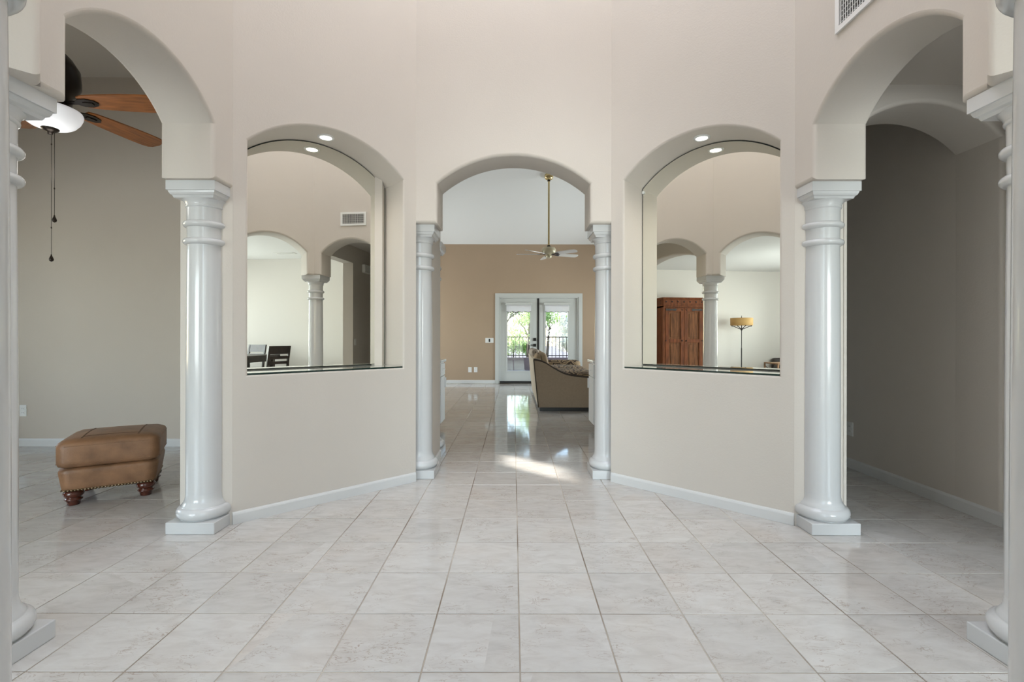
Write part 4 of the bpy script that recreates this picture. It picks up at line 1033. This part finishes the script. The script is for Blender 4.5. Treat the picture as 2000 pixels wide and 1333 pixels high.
dining_chair('dark ladder-back dining chair behind the table at the left mirror edge', 4.46, -1.34, -82)

# ================================================================ OUTSIDE the french doors
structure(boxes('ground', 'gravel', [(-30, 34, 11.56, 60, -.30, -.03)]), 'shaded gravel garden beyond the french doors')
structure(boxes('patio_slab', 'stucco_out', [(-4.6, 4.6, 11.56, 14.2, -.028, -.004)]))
structure(boxes('patio_sun_blocker', 'ceiling_white', [(-4.6, 4.6, 11.56, 14.4, 2.75, 2.9)]))  # unseen slab added to block sun at the french doors
structure(boxes('garden_wall', 'stucco_out', [(-7, 9, 16.4, 16.6, -.03, .41)]), 'low stucco garden wall under the railing')
t_ = thing('metal_railing', 'black metal railing on the low garden wall outside the doors', 'railing', (1, 16.5, .41))
boxes('rail', 'black_metal', [(-3.4, 4.2, -.018, .018, .70, .735)], t_); boxes('rail', 'black_metal', [(-3.4, 4.2, -.015, .015, .05, .08)], t_)
b0 = boxes('baluster', 'black_metal', [(-.009, .009, -.009, .009, .0005, .72)], t_)
for k in range(59):
    o = b0 if k == 0 else b0.copy()
    if k: COL.objects.link(o); o.parent = t_
    o.location = (-3.36 + .128 * k, 0, 0)
def tree(name, label, x_, y_, h_, lm, nleaf, crad, cz, lean=(0, 0), trunk=.09, lsize=.10, droop=1.0):
    t_ = thing(name, label, 'tree', (x_, y_, -.03), 0, 'trees beyond the garden railing')
    mb = MB(); rnd = random.Random(int(x_ * 100 + y_ * 7)); tips = []
    fork = h_ * .32
    mb.tube([(0, 0, -.05), (lean[0] * .3, 0, fork * .5), (lean[0] * .6, lean[1] * .5, fork)], [trunk, trunk * .85, trunk * .75], 10)
    for k in range(6):
        a = rnd.uniform(0, 6.28); r_ = crad * rnd.uniform(.35, .9); zt = cz + rnd.uniform(-.3, .6) * crad
        p0 = Vector((lean[0] * .6, lean[1] * .5, fork)); p3 = Vector((lean[0] + r_ * math.cos(a), lean[1] + r_ * math.sin(a), zt))
        p1 = p0.lerp(p3, .4) + Vector((rnd.uniform(-.12, .12), rnd.uniform(-.12, .12), .15 * crad))
        mb.tube([p0, p1, p0.lerp(p3, .7) + Vector((0, 0, .1 * crad)), p3], [trunk * .55, trunk * .4, trunk * .25, trunk * .08], 7); tips += [p1.lerp(p3, .5), p3]
    mb.build('trunk', 'bark', t_)
    mb = MB()
    clus = [(Vector((lean[0], lean[1], cz)) + Vector((rnd.gauss(0, .45), rnd.gauss(0, .45), rnd.gauss(0, .33) * droop)) * crad, rnd.uniform(.25, .5) * crad) for _ in range(26)] + [(q, .35 * crad) for q in tips]
    vs_ = []; fs_ = []
    for k in range(nleaf):
        c_, r_ = clus[k % len(clus)]
        q = c_ + Vector((rnd.gauss(0, .5), rnd.gauss(0, .5), rnd.gauss(0, .4))) * r_
        if q.z < .3: continue
        Mx = Matrix.Rotation(rnd.uniform(0, 6.28), 3, 'Z') @ Matrix.Rotation(rnd.uniform(-1.2, 1.2), 3, 'X')
        s_ = lsize * rnd.uniform(.6, 1.3); o_ = len(vs_)
        vs_ += [q + Mx @ Vector(v) for v in ((0, -s_, 0), (s_ * .45, 0, s_ * .12), (0, s_, 0), (-s_ * .45, 0, s_ * .12))]
        fs_.append((o_, o_ + 1, o_ + 2, o_ + 3))
    mb.add(vs_, fs_); tag(mb.build('foliage', lm, t_), None, None, None, 'stuff')
tree('garden_tree', 'leafy green tree with forked trunk behind the left door pane', .55, 18.6, 3.4, 'leaf_green', 2600, .95, 2.1, (.1, 0), .075, .075)
tree('garden_tree', 'dark leafy branch hanging at the top of the left door pane', -1.05, 15.4, 3.6, 'leaf_dark', 2600, .62, 2.42, (.95, 0), .06, .07, .5)
tree('garden_tree', 'pale silvery tree behind the right door pane', 2.75, 21.6, 3.6, 'leaf_pale', 4200, 1.35, 1.7, (0, 0), .09, .09)
tree('garden_tree', 'green tree crown over the top of the right door pane', 1.75, 24.8, 4.4, 'leaf_green', 2600, 1.3, 3.2, (.2, 0), .09, .10)
tree('garden_shrub', 'pale green shrub low behind the railing of the left pane', .0, 22.4, 1.6, 'leaf_green', 2400, 1.0, .8, (0, 0), .04, .08)
tree('garden_shrub', 'pale bushy shrub low behind the railing of the right pane', 2.35, 18.3, 1.4, 'leaf_pale', 2200, .62, .8, (0, 0), .04, .07)
